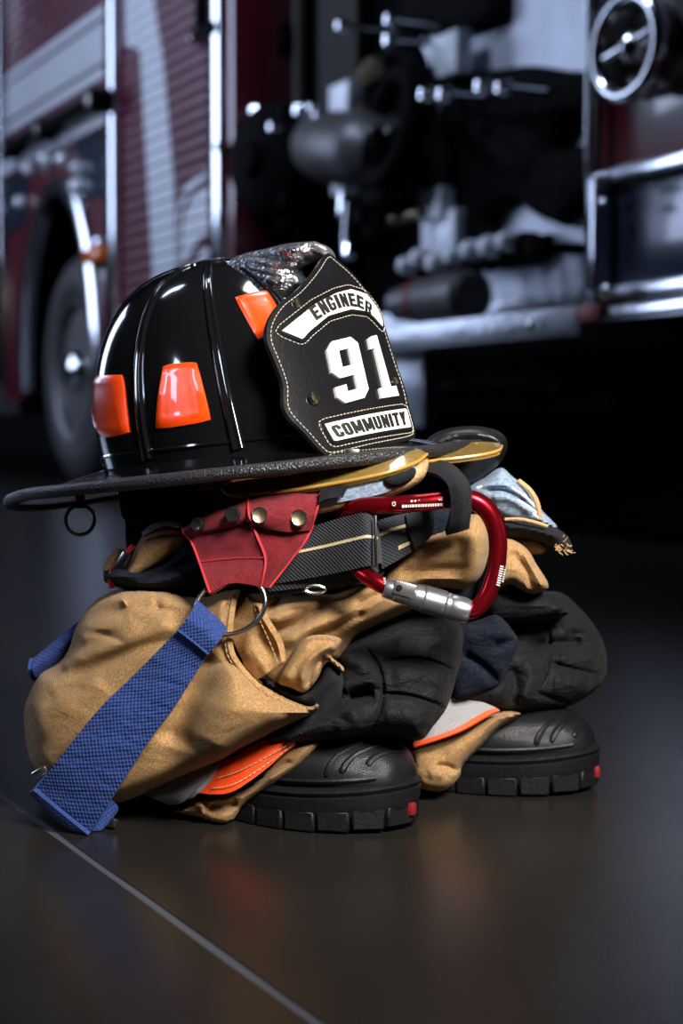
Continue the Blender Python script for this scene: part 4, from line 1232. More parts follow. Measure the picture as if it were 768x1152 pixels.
# stitched inner band
V, F, uv_ = sheet([[(266, 686, 1.322), (262, 712, 1.325), (270, 740, 1.325), (288, 765, 1.318)], [(278, 676, 1.312), (275, 705, 1.322), (285, 732, 1.312), (300, 758, 1.308)], [(284, 680, 1.316), (290, 705, 1.318), (298, 728, 1.320), (309, 751, 1.308)], [(290, 682, 1.311), (299, 702, 1.309), (309, 724, 1.307), (318, 745, 1.305)]], 0.005, 24, 24, wr=(0.003, 45))
ib = obj('inner_band', V, F, m_tan, pants, uv=uv_)
sp = catmull([P(286, 684, 1.309), P(295, 704, 1.307), P(305, 726, 1.304), P(313, 747, 1.303)], 8)
obj('band_stitching', *dashes(sp, Vector((0, -0.001, 0)), 0.003, 0.0015, 0.0004), m_stitch_tan, ib, kind='stuff')
# black lining tongue between lapel and cuff flap
lin = [(291, 763), (318, 771), (343, 780), (357, 766), (367, 745), (381, 752), (390, 777), (378, 800), (356, 822), (325, 834), (300, 832), (330, 805), (350, 797), (318, 784)]
obj('lining', *pillow(lin, 1.335, 0.018, 0.05, R=8, R2=20, step=3.4, wr=(0.003, 25), seed=8, folds=[([(345, 785), (365, 772), (380, 760)], 0.006, 6), ([(388, 778), (370, 800), (350, 822)], 0.006, 6)]), m_velvet, pants, label='black velvety lining')
# tan storm flap folded over it
fd = [(341, 719), (362, 714), (384, 719), (378, 732), (372, 738), (386, 750), (384, 756), (366, 742), (358, 762), (343, 779), (328, 774), (312, 767), (322, 745)]
sf = obj('storm_flap', *pillow(fd, 1.322, 0.016, 0.02, R=7, R2=22, step=2.8, wr=(0.002, 25), seed=9, folds=[([(346, 776), (352, 752), (368, 738)], -0.008, 3), ([(338, 770), (344, 748), (366, 730), (382, 733)], 0.009, 5), ([(320, 764), (332, 745), (350, 724)], 0.006, 7)]), m_tan, pants)
obj('flap_stitching', *dashes([P(344, 718, 1.306), P(362, 714, 1.306), P(382, 719, 1.308)], Vector((0, -0.001, 0)), 0.003, 0.0015, 0.0004), m_stitch_tan, sf, kind='stuff')

# ---- knee pads
k1 = [(378, 733), (404, 716), (446, 697), (482, 692), (518, 702), (519, 737), (513, 763), (503, 795), (487, 817), (472, 833), (440, 829), (410, 829), (357, 836), (318, 836), (330, 815), (360, 790), (372, 762)]
k1f = [([(404, 722), (424, 746), (431, 775), (427, 800), (413, 828)], -0.006, (2.0, 2.4)), ([(418, 727), (449, 711), (490, 709), (519, 717)], -0.006, (2.0, 3.2)), ([(425, 743), (470, 741), (497, 748), (516, 758)], -0.006, (2.0, 3.2)), ([(431, 780), (463, 783), (503, 796)], -0.006, (2.0, 3.2)), ([(414, 821), (440, 827), (470, 834)], -0.005, 3),
       ([(440, 719), (480, 716), (515, 725)], 0.006, 12), ([(440, 760), (480, 760), (508, 772)], 0.006, 13), ([(430, 805), (460, 805), (490, 812)], 0.006, 12), ([(392, 783), (405, 780), (420, 776)], -0.018, (5, 9)), ([(386, 776), (402, 768), (425, 765)], 0.010, (6, 8)), ([(392, 795), (400, 815), (380, 828)], 0.008, 10), ([(388, 740), (405, 745), (412, 760)], 0.009, 10)]
obj('knee_pad', *pillow(k1, plane3((360, 780, 1.375), (518, 740, 1.40), (440, 830, 1.36)), 0.065, 0.10, R=20, R2=70, folds=k1f, wr=(0.002, 14), seed=11, step=2.3), m_blackcloth, pants, label='black quilted knee pad beside the tan lapel')
k2 = [(512, 690), (540, 676), (564, 670), (590, 667), (628, 666), (648, 680), (668, 703), (680, 727), (682, 757), (668, 778), (641, 794), (617, 799), (578, 802), (552, 800), (508, 790), (496, 770), (500, 720)]
k2f = [([(604, 690), (630, 679), (655, 690)], -0.006, (2.0, 3.2)), ([(612, 696), (618, 716), (616, 750), (603, 780)], -0.006, (2.0, 2.4)), ([(600, 726), (625, 724), (655, 722)], -0.016, (6, 9)), ([(620, 745), (645, 752), (681, 760)], -0.006, (2.0, 3.2)), ([(603, 780), (620, 785), (642, 792)], -0.006, 3), ([(640, 714), (660, 712), (674, 719)], -0.005, 3),
       ([(630, 703), (650, 702), (668, 712)], 0.008, 9), ([(628, 738), (650, 738), (675, 742)], 0.008, 9), ([(620, 768), (645, 770), (665, 772)], 0.007, 11), ([(570, 690), (590, 700), (605, 712)], 0.008, 9), ([(590, 740), (598, 760), (585, 790)], 0.008, 10), ([(572, 750), (580, 770), (578, 795)], -0.010, 7)]
obj('knee_pad', *pillow(k2, plane3((510, 740, 1.50), (680, 740, 1.56), (600, 800, 1.50)), 0.07, 0.10, R=20, R2=70, folds=k2f, wr=(0.002, 14), seed=13, step=2.3), m_blackcloth, pants, label='black quilted knee pad on the carabiner side')
nv_ = [(514, 710), (540, 697), (560, 690), (574, 706), (583, 723), (574, 745), (565, 768), (545, 780), (512, 789), (506, 760)]
obj('knee_lining', *pillow(nv_, 1.445, 0.03, 0.04, R=9, R2=30, step=3.4, wr=(0.003, 22), seed=15, folds=[([(556, 728), (570, 722), (582, 722)], -0.010, 5), ([(520, 735), (545, 752), (562, 770)], -0.010, 6), ([(524, 720), (550, 712), (575, 715)], 0.006, 8)]), m_navy, pants, label='dark navy lining between the knee pads')

# ---- far leg tan folds
e1_ = [(436, 640), (455, 622), (471, 606), (500, 595), (533, 578), (548, 594), (550, 618), (541, 648), (520, 663), (486, 659), (462, 668), (440, 672), (425, 660)]
obj('trouser_leg', *pillow(e1_, 1.372, 0.05, 0.08, R=14, R2=45, step=3.4, wr=(0.003, 18), seed=17, folds=[([(450, 645), (490, 640), (530, 640)], -0.006, (5, 8)), ([(465, 620), (500, 612), (535, 606)], 0.006, 12), ([(470, 655), (500, 652), (528, 655)], 0.006, 6)]), m_tan, pants, label='tan trouser fold showing through the carabiner')
e2_ = [(556, 612), (572, 606), (592, 617), (604, 636), (617, 660), (597, 668), (574, 657), (560, 662), (552, 640)]
obj('trouser_leg', *pillow(e2_, 1.43, 0.03, 0.08, R=10, R2=30, step=3.4, wr=(0.003, 20), seed=19, folds=[([(575, 620), (590, 640), (600, 665)], -0.006, 5), ([(588, 622), (602, 642), (612, 660)], 0.006, 6)]), m_tan, pants, label='tan trouser leg end beyond the carabiner')
e3_ = [(540, 660), (560, 652), (588, 662), (620, 668), (640, 690), (600, 700), (550, 700)]
obj('leg_fabric', *pillow(e3_, 1.47, 0.04, 0.06, R=10, R2=30, step=4, wr=(0.003, 20), seed=20), m_blackcloth, pants)

# ---- trims and cuffs
V, F, uv_ = sheet([[(160, 893, 1.375), (200, 872, 1.355), (248, 852, 1.345)], [(172, 898, 1.365), (205, 890, 1.345), (238, 872, 1.338)], [(190, 906, 1.362), (204, 903, 1.347), (220, 889, 1.338)]], 0.003, 12, 16)
obj('silver_trim', V, F, m_silver, pants, uv=uv_, label='grey reflective trim by the blue strap')
V, F, uv_ = sheet([[(244, 860, 1.350), (285, 838, 1.340), (330, 822, 1.335)], [(230, 876, 1.346), (275, 858, 1.328), (330, 832, 1.328)], [(216, 891, 1.346), (250, 892, 1.330), (278, 884, 1.322), (330, 836, 1.330)][0:1] + [(264, 889, 1.324), (332, 838, 1.330)]], 0.003, 14, 20, wr=(0.002, 40))
ot = obj('orange_trim', V, F, m_orange, pants, uv=uv_, label='stitched orange trim by the blue strap')
f_ = sheet_fn([[(244, 860, 1.350), (285, 838, 1.340), (330, 822, 1.335)], [(230, 876, 1.346), (275, 858, 1.328), (330, 832, 1.328)], [(216, 891, 1.346), (264, 889, 1.324), (332, 838, 1.330)]])
for uu in (0.62, 0.82):
    obj('trim_stitching', *dashes([f_(uu, t) for t in np.linspace(0.25, 0.98, 20)], Vector((0, -0.0022, 0)), 0.0028, 0.0012, 0.0004), m_cream, ot, kind='stuff')
cu = [(326, 838), (360, 834), (343, 857), (321, 875), (298, 890), (275, 905), (258, 927), (241, 928), (225, 922), (196, 913), (210, 905), (218, 896), (250, 894), (278, 886), (306, 858)]
obj('cuff', *pillow(cu, plane3((330, 838, 1.355), (240, 925, 1.372), (200, 912, 1.385)), 0.028, 0.05, R=9, R2=24, step=2.8, wr=(0.002, 22), seed=21, folds=[([(280, 884), (305, 868), (330, 856)], -0.007, (4, 3)), ([(222, 900), (228, 912), (226, 920)], 0.006, 4), ([(234, 908), (255, 906), (268, 902)], -0.012, (4, 7)), ([(300, 882), (330, 862), (350, 842)], 0.004, 6)]), m_tan, pants, label='tan trouser cuff by the blue strap')
V, F, uv_ = sheet([[(498, 786, 1.430), (530, 786, 1.437), (558, 796, 1.440)], [(484, 812, 1.425), (515, 808, 1.429), (550, 801, 1.437)], [(464, 836, 1.423), (508, 822, 1.423), (548, 802, 1.436)]], 0.003, 12, 16)
obj('silver_trim', V, F, m_silver, pants, uv=uv_, label='grey reflective trim between the boots')
V, F, uv_ = sheet([[(464, 836, 1.421), (510, 820, 1.419), (548, 799, 1.433), (560, 797, 1.435)], [(466, 840, 1.419), (514, 824, 1.417), (552, 803, 1.431), (562, 800, 1.435)]], 0.003, 3, 24)
obj('orange_trim', V, F, m_orange, pants, uv=uv_, label='thin orange trim between the boots')
cu2 = [(586, 803), (560, 820), (541, 839), (520, 861), (517, 873), (501, 889), (476, 888), (464, 876), (462, 858), (461, 840), (512, 823), (556, 801)]
obj('cuff', *pillow(cu2, plane3((560, 805, 1.465), (480, 885, 1.45), (520, 870, 1.45)), 0.03, 0.05, R=10, R2=26, step=3, wr=(0.002, 22), seed=23, folds=[([(490, 862), (504, 862), (516, 868)], -0.007, (3, 5)), ([(482, 872), (492, 868), (500, 874)], 0.006, 7), ([(500, 850), (530, 832), (560, 812)], 0.005, 10)]), m_tan, pants, label='tan trouser cuff between the boots')

# ---- belt webbing with a cream stripe
beltc = [[(300, 604, 1.325), (350, 592, 1.312), (385, 582, 1.296), (408, 577, 1.283), (418, 580, 1.288), (424, 584, 1.305)],
         [(303, 630, 1.320), (355, 620, 1.306), (390, 612, 1.290), (412, 607, 1.280), (421, 608, 1.286), (428, 608, 1.305)],
         [(302, 658, 1.322), (355, 649, 1.308), (390, 642, 1.292), (412, 637, 1.283), (422, 635, 1.289), (430, 633, 1.305)]]
V, F, uv_ = sheet(beltc, 0.003, 12, 40)
belt = obj('belt', V, F, m_belt, pants, uv=uv_, label='black webbing belt with cream stripe')
fb = sheet_fn(beltc)
s_ = [[fb(0.42, t) + Vector((0, -0.0006, 0)) for t in np.linspace(0.1, 0.9, 12)], [fb(0.47, t) + Vector((0, -0.0006, 0)) for t in np.linspace(0.1, 0.9, 12)]]
V, F, uv_ = sheet(s_, 0.0006, 1, 24, world=True)
obj('belt_stripe', V, F, m_cream, belt, uv=uv_)
b2 = [[(418, 588, 1.315), (440, 581, 1.317), (458, 577, 1.322)], [(424, 612, 1.312), (444, 604, 1.314), (462, 598, 1.320)], [(430, 640, 1.316), (448, 630, 1.318), (466, 619, 1.324)]]
V, F, uv_ = sheet(b2, 0.003, 12, 14)
bb_ = obj('belt', V, F, m_belt, pants, uv=uv_, label='belt end behind the carabiner')
fb = sheet_fn(b2)
V, F, uv_ = sheet([[fb(0.30, t) + Vector((0, -0.0007, 0)) for t in np.linspace(0, 1, 6)], [fb(0.37, t) + Vector((0, -0.0007, 0)) for t in np.linspace(0, 1, 6)]], 0.0006, 1, 12, world=True)
obj('belt_stripe', V, F, m_cream, bb_, uv=uv_)
V, F, uv_ = sheet([[fb(0.70, t) + Vector((0, -0.0007, 0)) for t in np.linspace(0.55, 0.9, 6)], [fb(0.77, t) + Vector((0, -0.0007, 0)) for t in np.linspace(0.55, 0.9, 6)]], 0.0006, 1, 12, world=True)
obj('belt_stripe', V, F, m_cream, bb_, uv=uv_)
V, F, uv_ = sheet([[(456, 578, 1.318), (470, 575, 1.318), (488, 572, 1.322)], [(460, 598, 1.314), (474, 597, 1.314), (488, 590, 1.32)], [(466, 616, 1.318), (476, 612, 1.318), (486, 602, 1.322)]], 0.003, 10, 12)
obj('belt_keeper', V, F, m_belt, pants, uv=uv_)
for dy, y_ in ((0, 1.322), (9, 1.328)):
    V, F, uv_ = sheet([[(300, 652 + dy, y_), (350, 648 + dy, y_ - 0.006), (405, 640 + dy, y_ - 0.008), (432, 628 + dy, y_)], [(300, 666 + dy * .6, y_ + 0.002), (350, 660 + dy * .6, y_ - 0.004), (405, 652 + dy * .6, y_ - 0.006), (432, 640 + dy * .6, y_)]], 0.003, 6, 24)
    obj('belt', V, F, m_belt, pants, uv=uv_, label='lower layer of black belt webbing')
for px, py, Y, rx in ((354, 663, 1.309, 11),):
    c = P(px, py, Y)
    obj('grommet', *tube([c + Vector((math.cos(a) * rx / 1500, 0, math.sin(a) * 0.0028)) for a in np.linspace(0, 2 * PI, 28, endpoint=False)], 0.0014, 8, True), m_steel, pants)
# black cloth loop that holds the carabiner
lp = [[(470, 530, 1.335), (490, 533, 1.292), (503, 545, 1.270), (507, 566, 1.266), (505, 590, 1.276), (502, 603, 1.290)],
      [(478, 522, 1.338), (500, 526, 1.294), (516, 540, 1.268), (521, 560, 1.264), (518, 585, 1.276), (516, 599, 1.290)],
      [(486, 516, 1.345), (508, 522, 1.304), (526, 541, 1.282), (531, 560, 1.280), (529, 582, 1.286), (528, 595, 1.296)]]
V, F, uv_ = sheet(lp, 0.0045, 12, 30, wr=(0.0008, 60))
obj('carabiner_loop', V, F, m_velvet, pants, uv=uv_, label='black cloth loop round the carabiner')

# ---- pale denim liner with tan leather edge, under the eye shields
lt = [(356, 576), (358, 562), (397, 546), (431, 536), (468, 522), (482, 516), (475, 540), (444, 557), (400, 569), (366, 577)]
lo = obj('liner_edge', *pillow(lt, 1.308, 0.012, 0.03, R=6, R2=14, step=3, wr=(0.0015, 25), seed=31), m_leather_edge, pants, label='tan leather edge of the liner')
V, F, uv_ = sheet([[(358, 556, 1.296), (397, 542, 1.292), (434, 531, 1.294), (465, 520, 1.300)], [(360, 564, 1.292), (398, 552, 1.290), (434, 541, 1.292), (468, 528, 1.298)], [(360, 570, 1.294), (400, 562, 1.292), (438, 552, 1.294), (470, 536, 1.300)]], 0.003, 10, 24, wr=(0.0015, 50))
obj('liner', V, F, m_denim, pants, uv=uv_, label='pale blue denim liner')
ho = [(429, 542), (436, 534), (452, 530), (466, 526), (467, 535), (456, 545), (440, 549)]
obj('liner_opening', *pillow(ho, 1.296, 0.010, 0.004, R=6, R2=10, step=2.5, wr=(0.001, 30)), m_velvet, pants)
V, F, uv_ = sheet([[(360, 551, 1.286), (375, 547, 1.284), (392, 546, 1.286)], [(358, 566, 1.284), (372, 560, 1.282), (386, 560, 1.285)]], 0.003, 8, 8, wr=(0.002, 60))
obj('liner_tab', V, F, m_velvet, pants, uv=uv_)
# far side: denim fold, rope edge and frayed black hem
dn = [(524, 552), (545, 537), (563, 526), (577, 537), (596, 552), (610, 575), (627, 594), (600, 592), (566, 586), (545, 570)]
dno = obj('liner', *pillow(dn, 1.475, 0.035, 0.05, R=9, R2=30, step=3, wr=(0.003, 25), seed=33, folds=[([(540, 548), (565, 545), (592, 560)], 0.005, 4), ([(552, 560), (575, 562), (600, 578)], 0.005, 4), ([(545, 552), (570, 552), (598, 570)], -0.006, 3)]), m_denim, pants, label='pale blue denim liner folded out beyond the carabiner')
obj('liner_cord', *tube([Vector(q) for q in catmull([P(583, 541, 1.452), P(596, 552, 1.447), P(604, 566, 1.445), P(607, 584, 1.447)], 6)], 0.0022, 8), m_leather_edge, dno)
for q in ([(536, 549, 1.447), (552, 546, 1.444), (572, 548, 1.441), (592, 560, 1.443), (603, 572, 1.447)], [(552, 563, 1.447), (570, 563, 1.441), (588, 570, 1.441), (606, 583, 1.446)], [(549, 560, 1.448), (568, 559, 1.442), (588, 566, 1.442), (606, 579, 1.447)]):
    obj('liner_seam', *tube([Vector(v_) for v_ in catmull([tuple(P(*s_)) for s_ in q], 6)], 0.0012, 6), m_white, dno)
hm = [(560, 580), (590, 585), (622, 592), (640, 606), (643, 622), (634, 626), (618, 614), (592, 606), (566, 604)]
ho_ = obj('frayed_hem', *pillow(hm, 1.462, 0.02, 0.03, R=7, R2=16, step=3, wr=(0.003, 35), seed=35, folds=[([(565, 592), (595, 595), (630, 605)], 0.005, 3)]), m_velvet, pants, label='frayed black hem of the liner')
rr = random.Random(5)
ths = []
for i in range(26):
    a = P(630 + rr.uniform(-6, 8), 612 + rr.uniform(-6, 8), 1.445)
    d = Vector((rr.uniform(0.2, 1), rr.uniform(-0.4, 0.4), rr.uniform(-0.9, 0.6))).normalized() * rr.uniform(0.003, 0.009)
    ths.append(tube([a, a + d * 0.5 + Vector((0, 0, -0.001)), a + d], [0.0006, 0.0005, 0.0002], 5))
obj('frayed_threads', *merge(*ths), m_leather_edge, ho_, kind='stuff')
ti = [(575, 606), (600, 606), (614, 614), (612, 622), (594, 624), (578, 618)]
obj('hem_facing', *pillow(ti, 1.475, 0.01, 0.02, R=6, R2=12, step=3, wr=(0.001, 30)), m_tan, pants)
obj('hem_trim', *tube([Vector(q) for q in catmull([P(568, 584, 1.44), P(585, 584, 1.437), P(600, 587, 1.436), P(616, 592, 1.437)], 6)], 0.0014, 6), m_leather_edge, ho_)

# ------------------------------------------------------------------ suspender: red snap tabs, ring, blue strap
sus = thing('suspender', 'blue webbing suspender strap hung from red snap tabs by a steel ring', 'suspender', Matrix.Translation((-0.15, 1.33, 0)))
def red_tab(ctrl, nm, th=0.003, nu=18, nv=18, wrp=(0.0012, 50), edges=True):
    V, F, uv_ = sheet(ctrl, th, nu, nv, wr=wrp)
    o_ = obj(nm, V, F, m_red, sus, uv=uv_)
    f = sheet_fn(ctrl)
    if edges:
        for e in ((lambda t: f(t, 0)), (lambda t: f(t, 1))):
            obj('edge_cord', *tube([e(t) + Vector((0, -0.0004, 0)) for t in np.linspace(0, 1, 24)], 0.0009, 6), m_redthread, o_)
    return o_, f
# right tab lower, left tab lower (in front), then the rolled tops with snaps
rt, rf = red_tab([[(281, 586, 1.296), (318, 590, 1.290), (352, 590, 1.300)], [(288, 606, 1.293), (316, 612, 1.290), (343, 609, 1.298)], [(296, 628, 1.294), (313, 632, 1.292), (327, 630, 1.300)], [(291, 656, 1.298), (297, 661, 1.297), (303, 661, 1.300)]], 'red_tab')
lt_, lf = red_tab([[(211, 602, 1.330), (245, 594, 1.308), (281, 585, 1.290)], [(218, 616, 1.322), (252, 612, 1.304), (290, 606, 1.287)], [(224, 632, 1.316), (259, 628, 1.302), (298, 627, 1.286)], [(230, 650, 1.300), (262, 645, 1.290), (297, 644, 1.284)], [(236, 667, 1.289), (262, 656, 1.287), (293, 660, 1.287)]], 'red_tab')
obj('tab_seam', *dashes([lf(0.5, t) for t in np.linspace(0.02, 0.98, 24)], Vector((0, -0.0012, 0)), 0.0022, 0.001, 0.0004), m_redthread, lt_, kind='stuff')
rt2, rf2 = red_tab([[(280, 560, 1.312), (322, 552, 1.305), (360, 545, 1.312)], [(279, 572, 1.288), (320, 566, 1.284), (360, 558, 1.292)], [(281, 583, 1.282), (320, 584, 1.279), (355, 578, 1.288)], [(286, 591, 1.288), (322, 598, 1.284), (349, 596, 1.296)]], 'red_tab', 0.005)
lt2, lf2 = red_tab([[(206, 592, 1.350), (240, 574, 1.325), (279, 561, 1.308)], [(206, 598, 1.335), (240, 582, 1.308), (279, 571, 1.290)], [(209, 603, 1.330), (244, 592, 1.302), (280, 580, 1.284)], [(213, 607, 1.332), (246, 597, 1.305), (279, 587, 1.288)]], 'red_tab', 0.005)
def snap(par, px, py, Y, m, r=0.0062, nrm_=(0.05, -1, 0.12)):
    c = P(px, py, Y)
    o_ = obj('snap', *lathe([(r, -0.002), (r, 0.0012), (r * 0.85, 0.0022), (r * 0.62, 0.0018), (0, 0.0016)], c, nrm_, 20), m, par)
snap(rt2, 292, 580, 1.282, m_brass); snap(rt2, 336, 583, 1.281, m_brass); snap(lt2, 262, 579, 1.290, m_blacksnap, 0.0058, (-0.3, -1, 0.1)); snap(lt2, 222, 590, 1.314, m_blacksnap, 0.005, (-0.5, -1, 0.1))
# ring
c = P(259, 682, 1.2935)
rgp = []
for a in np.linspace(0, 2 * PI, 48, endpoint=False):
    x, y = math.cos(a) * 0.0262, math.sin(a) * 0.0200
    q = 0.35
    rgp.append(c + Vector((x * math.cos(q) - y * math.sin(q), 0.0015 * math.sin(a + 0.9) + 0.005 * max(0, math.sin(a + 0.35)), (x * math.sin(q) + y * math.cos(q)))))
obj('ring', *tube(rgp, 0.0019, 10, True), m_darksteel, sus, label='dark steel ring')
# long blue strap down to the floor
sl_ = [(222, 675, 1.292), (212, 693, 1.283), (195, 714, 1.288), (150, 760, 1.300), (112, 797, 1.305), (67, 853, 1.315), (41, 886, 1.330)]
sr_ = [(256, 706, 1.288), (246, 722, 1.278), (230, 742, 1.283), (191, 802, 1.290), (170, 830, 1.295), (135, 884, 1.304), (102, 936, 1.318)]
mid = [((a[0] + b[0]) / 2 + 1, (a[1] + b[1]) / 2, (a[2] + b[2]) / 2 - 0.002) for a, b in zip(sl_, sr_)]
V, F, uv_ = sheet([sl_, mid, sr_], 0.0035, 10, 70)
strap = obj('strap', V, F, m_blue, sus, uv=[(v_, u_) for u_, v_ in uv_], label='blue woven strap')
fs = sheet_fn([sl_, mid, sr_])
# doubled end sewn round the ring
V, F, uv_ = sheet([[fs(u_, t) + Vector((0, -0.004, 0)) for t in np.linspace(0.0, 0.30, 6)] for u_ in (-0.0, 0.5, 1.0)], 0.003, 8, 20, world=True)
obj('sewn_end', V, F, m_blue, strap, uv=[(v_, u_) for u_, v_ in uv_])
V, F = tube([fs(t, 0.30) + Vector((0, -0.0042, 0)) for t in np.linspace(0, 1, 12)], 0.0013, 6)
obj('end_seam', V, F, m_blue, strap)
# the foot of the strap folds under: loop and tail
V, F, uv_ = sheet([[(41, 886, 1.330), (36, 889, 1.338), (40, 884, 1.352), (60, 862, 1.37)], [(72, 912, 1.322), (66, 918, 1.330), (72, 912, 1.345), (92, 892, 1.362)], [(102, 936, 1.318), (98, 941, 1.325), (104, 938, 1.335), (120, 915, 1.35)]], 0.0035, 10, 20)
obj('folded_end', V, F, m_blue, strap, uv=uv_)
V, F, uv_ = sheet([[(108, 908, 1.330), (122, 899, 1.334), (132, 906, 1.338), (133, 912, 1.342)], [(98, 938, 1.328), (106, 937, 1.329), (114, 934, 1.331), (126, 922, 1.338)]], 0.004, 8, 14)
obj('strap_tail', V, F, m_blue, strap, uv=uv_)
M_ = Matrix.Translation(P(45, 869, 1.325)) @ Matrix.Rotation(math.radians(-30), 4, 'Y')
obj('slide_buckle', *rbox((0, 0, 0), (0.0125, 0.004, 0.006), 0.0012, M_), m_steel, sus, label='small bright slide buckle')
c = P(129, 925, 1.335)
obj('tail_rivet', *lathe([(0.003, -0.002), (0.003, 0.002), (0, 0.003)], c, (0.5, -1, 0), 12), m_blacksnap, sus)
# the other blue strap at the back
V, F, uv_ = sheet([[(38, 740, 1.445), (60, 722, 1.45), (88, 699, 1.46)], [(36, 752, 1.437), (60, 736, 1.442), (90, 714, 1.455)], [(40, 762, 1.445), (56, 758, 1.452), (88, 738, 1.46)]], 0.0035, 10, 16)
rs_ = thing('suspender', 'short blue suspender strap end poking out behind the tan trouser roll', 'suspender', Matrix.Translation((-0.25, 1.45, 0)))
rso = obj('strap', V, F, m_blue, rs_, uv=uv_)
V, F, uv_ = sheet([[(38, 741, 1.446), (36, 748, 1.452), (40, 757, 1.470), (60, 750, 1.49)], [(36, 753, 1.438), (38, 760, 1.446), (46, 764, 1.460), (66, 756, 1.49)]], 0.0035, 6, 12)
obj('folded_end', V, F, m_blue, rs_, uv=uv_)

# ------------------------------------------------------------------ carabiner
cb = thing('carabiner', 'red locking carabiner with knurled grey gate sleeve', 'carabiner', Matrix.Translation((0.07, 1.29, 0.22)))
cp = [(436, 661, 1.284), (420, 653, 1.286), (404, 641, 1.297), (390, 622, 1.313), (384, 600, 1.316), (388, 580, 1.308), (402, 570, 1.294), (440, 568, 1.287), (480, 565, 1.285), (515, 561, 1.287), (535, 564, 1.287), (550, 577, 1.287), (559, 600, 1.287), (559, 632, 1.286), (552, 660, 1.285), (543, 677, 1.284), (533, 686, 1.284), (524, 687, 1.284)]
pth = [Vector(q) for q in catmull([tuple(P(*q)) for q in cp], 6)]
n = len(pth)
rad = []
for i in range(n):
    t = i / (n - 1)
    rad.append(0.0062 + 0.0010 * math.exp(-((t - 0.62) / 0.14) ** 2))
body = obj('body', *tube(pth, rad, 16), m_carab, cb, label='red anodised body')
A = P(432, 661, 1.283); B = P(530, 689, 1.283)
ax = (B - A); L = ax.length
V, F = lathe([(0.0066, 0), (0.0072, 0.001), (0.0072, L * 0.12), (0.0078, L * 0.13), (0.0078, L * 0.30), (0.0090, L * 0.33), (0.0094, L * 0.36), (0.0094, L * 0.44)], A, ax, 28)
g1 = obj('gate', V, F, m_alu, cb)
# knurled sleeve
V, F = [], []
nk, nr = 44, 14
axn = ax.normalized(); s_ = axn.orthogonal().normalized(); t_ = axn.cross(s_)
for i in range(nr + 1):
    h = L * (0.44 + 0.26 * i / nr)
    for k in range(nk):
        a = 2 * PI * k / nk
        kn = 0.0007 if (k + i) % 2 else -0.0003
        r = 0.0095 + (kn if 0 < i < nr else -0.0004)
        V.append(A + axn * h + (s_ * math.cos(a) + t_ * math.sin(a)) * r)
for i in range(nr):
    for k in range(nk): F.append([i * nk + k, i * nk + (k + 1) % nk, (i + 1) * nk + (k + 1) % nk, (i + 1) * nk + k])
F.append(list(range(nk))); F.append([nr * nk + k for k in range(nk)])
obj('gate_sleeve', V, F, m_alu, cb, sharp=80, label='knurled aluminium sleeve')
V, F = lathe([(0.0094, L * 0.70), (0.0096, L * 0.71), (0.0096, L * 0.74), (0.0091, L * 0.745), (0.0091, L * 0.76), (0.0095, L * 0.77), (0.0093, L * 0.92), (0.0084, L * 0.97), (0.0062, L * 0.985)], A, ax, 28)
obj('gate_collar', V, F, m_alu, cb)
M_ = Matrix.Translation(P(455, 663, 1.2752)) @ axn.to_track_quat('X', 'Z').to_matrix().to_4x4()
obj('latch_plate', *rbox((0, 0, 0), (0.016, 0.002, 0.010), 0.0008, M_), m_alu, cb)
obj('latch_pin', *lathe([(0.0021, -0.001), (0.0021, 0.001), (0, 0.0012)], P(449, 661, 1.2740), (0, -1, 0), 14), m_blacksnap, cb)
obj('wire_pin', *tube([P(422, 580, 1.281), P(422, 608, 1.277), P(423, 637, 1.281)], 0.0012, 8), m_steel, cb)
# worn print on the bar: marks too small to read
mk = []
rr = random.Random(2)
def mark(px, py, Y, wpx, hpx, tilt):
    a = P(px, py, Y); b = P(px + wpx, py + wpx * tilt, Y); c = P(px + wpx - hpx * tilt * -0.0, py + wpx * tilt + hpx, Y); d = P(px, py + hpx, Y)
    off = Vector((0, 0.0006, 0))
    mk.append(prism([a, b, c, d], [q + off for q in (a, b, c, d)]))
x = 452
while x < 497:
    w_ = rr.uniform(1.2, 2.6)
    mark(x, 568.2 - (x - 452) * 0.045, 1.2785, w_, 3.0, -0.045)
    x += w_ + 0.9
for x in (462, 466, 470, 478, 482, 486, 493, 495.5):
    mark(x, 562.8 - (x - 460) * 0.05, 1.2790, 2.2, 2.2, -0.05)
for x in (441, 444):
    mark(x, 564.5, 1.2785, 0.8, 4.5, 0)
mark(441, 564.5, 1.2785, 3.6, 0.8, 0); mark(441, 568.4, 1.2785, 3.6, 0.8, 0)
for i in range(9):
    mark(562.5 - i * 0.55, 636 + i * 2.6, 1.2795, 4.0, 1.5, 0.3)
for i in range(6):
    mark(567 - i * 0.55, 640 + i * 2.6, 1.2805, 2.0, 1.3, 0.3)
for i in range(4):
    mark(431 + i * 0.3, 650 + i * 2.0, 1.2775, 2.6, 1.0, 0.2)
obj('print', *merge(*mk), m_print, cb, smooth=False, label='small worn white print', kind='stuff')

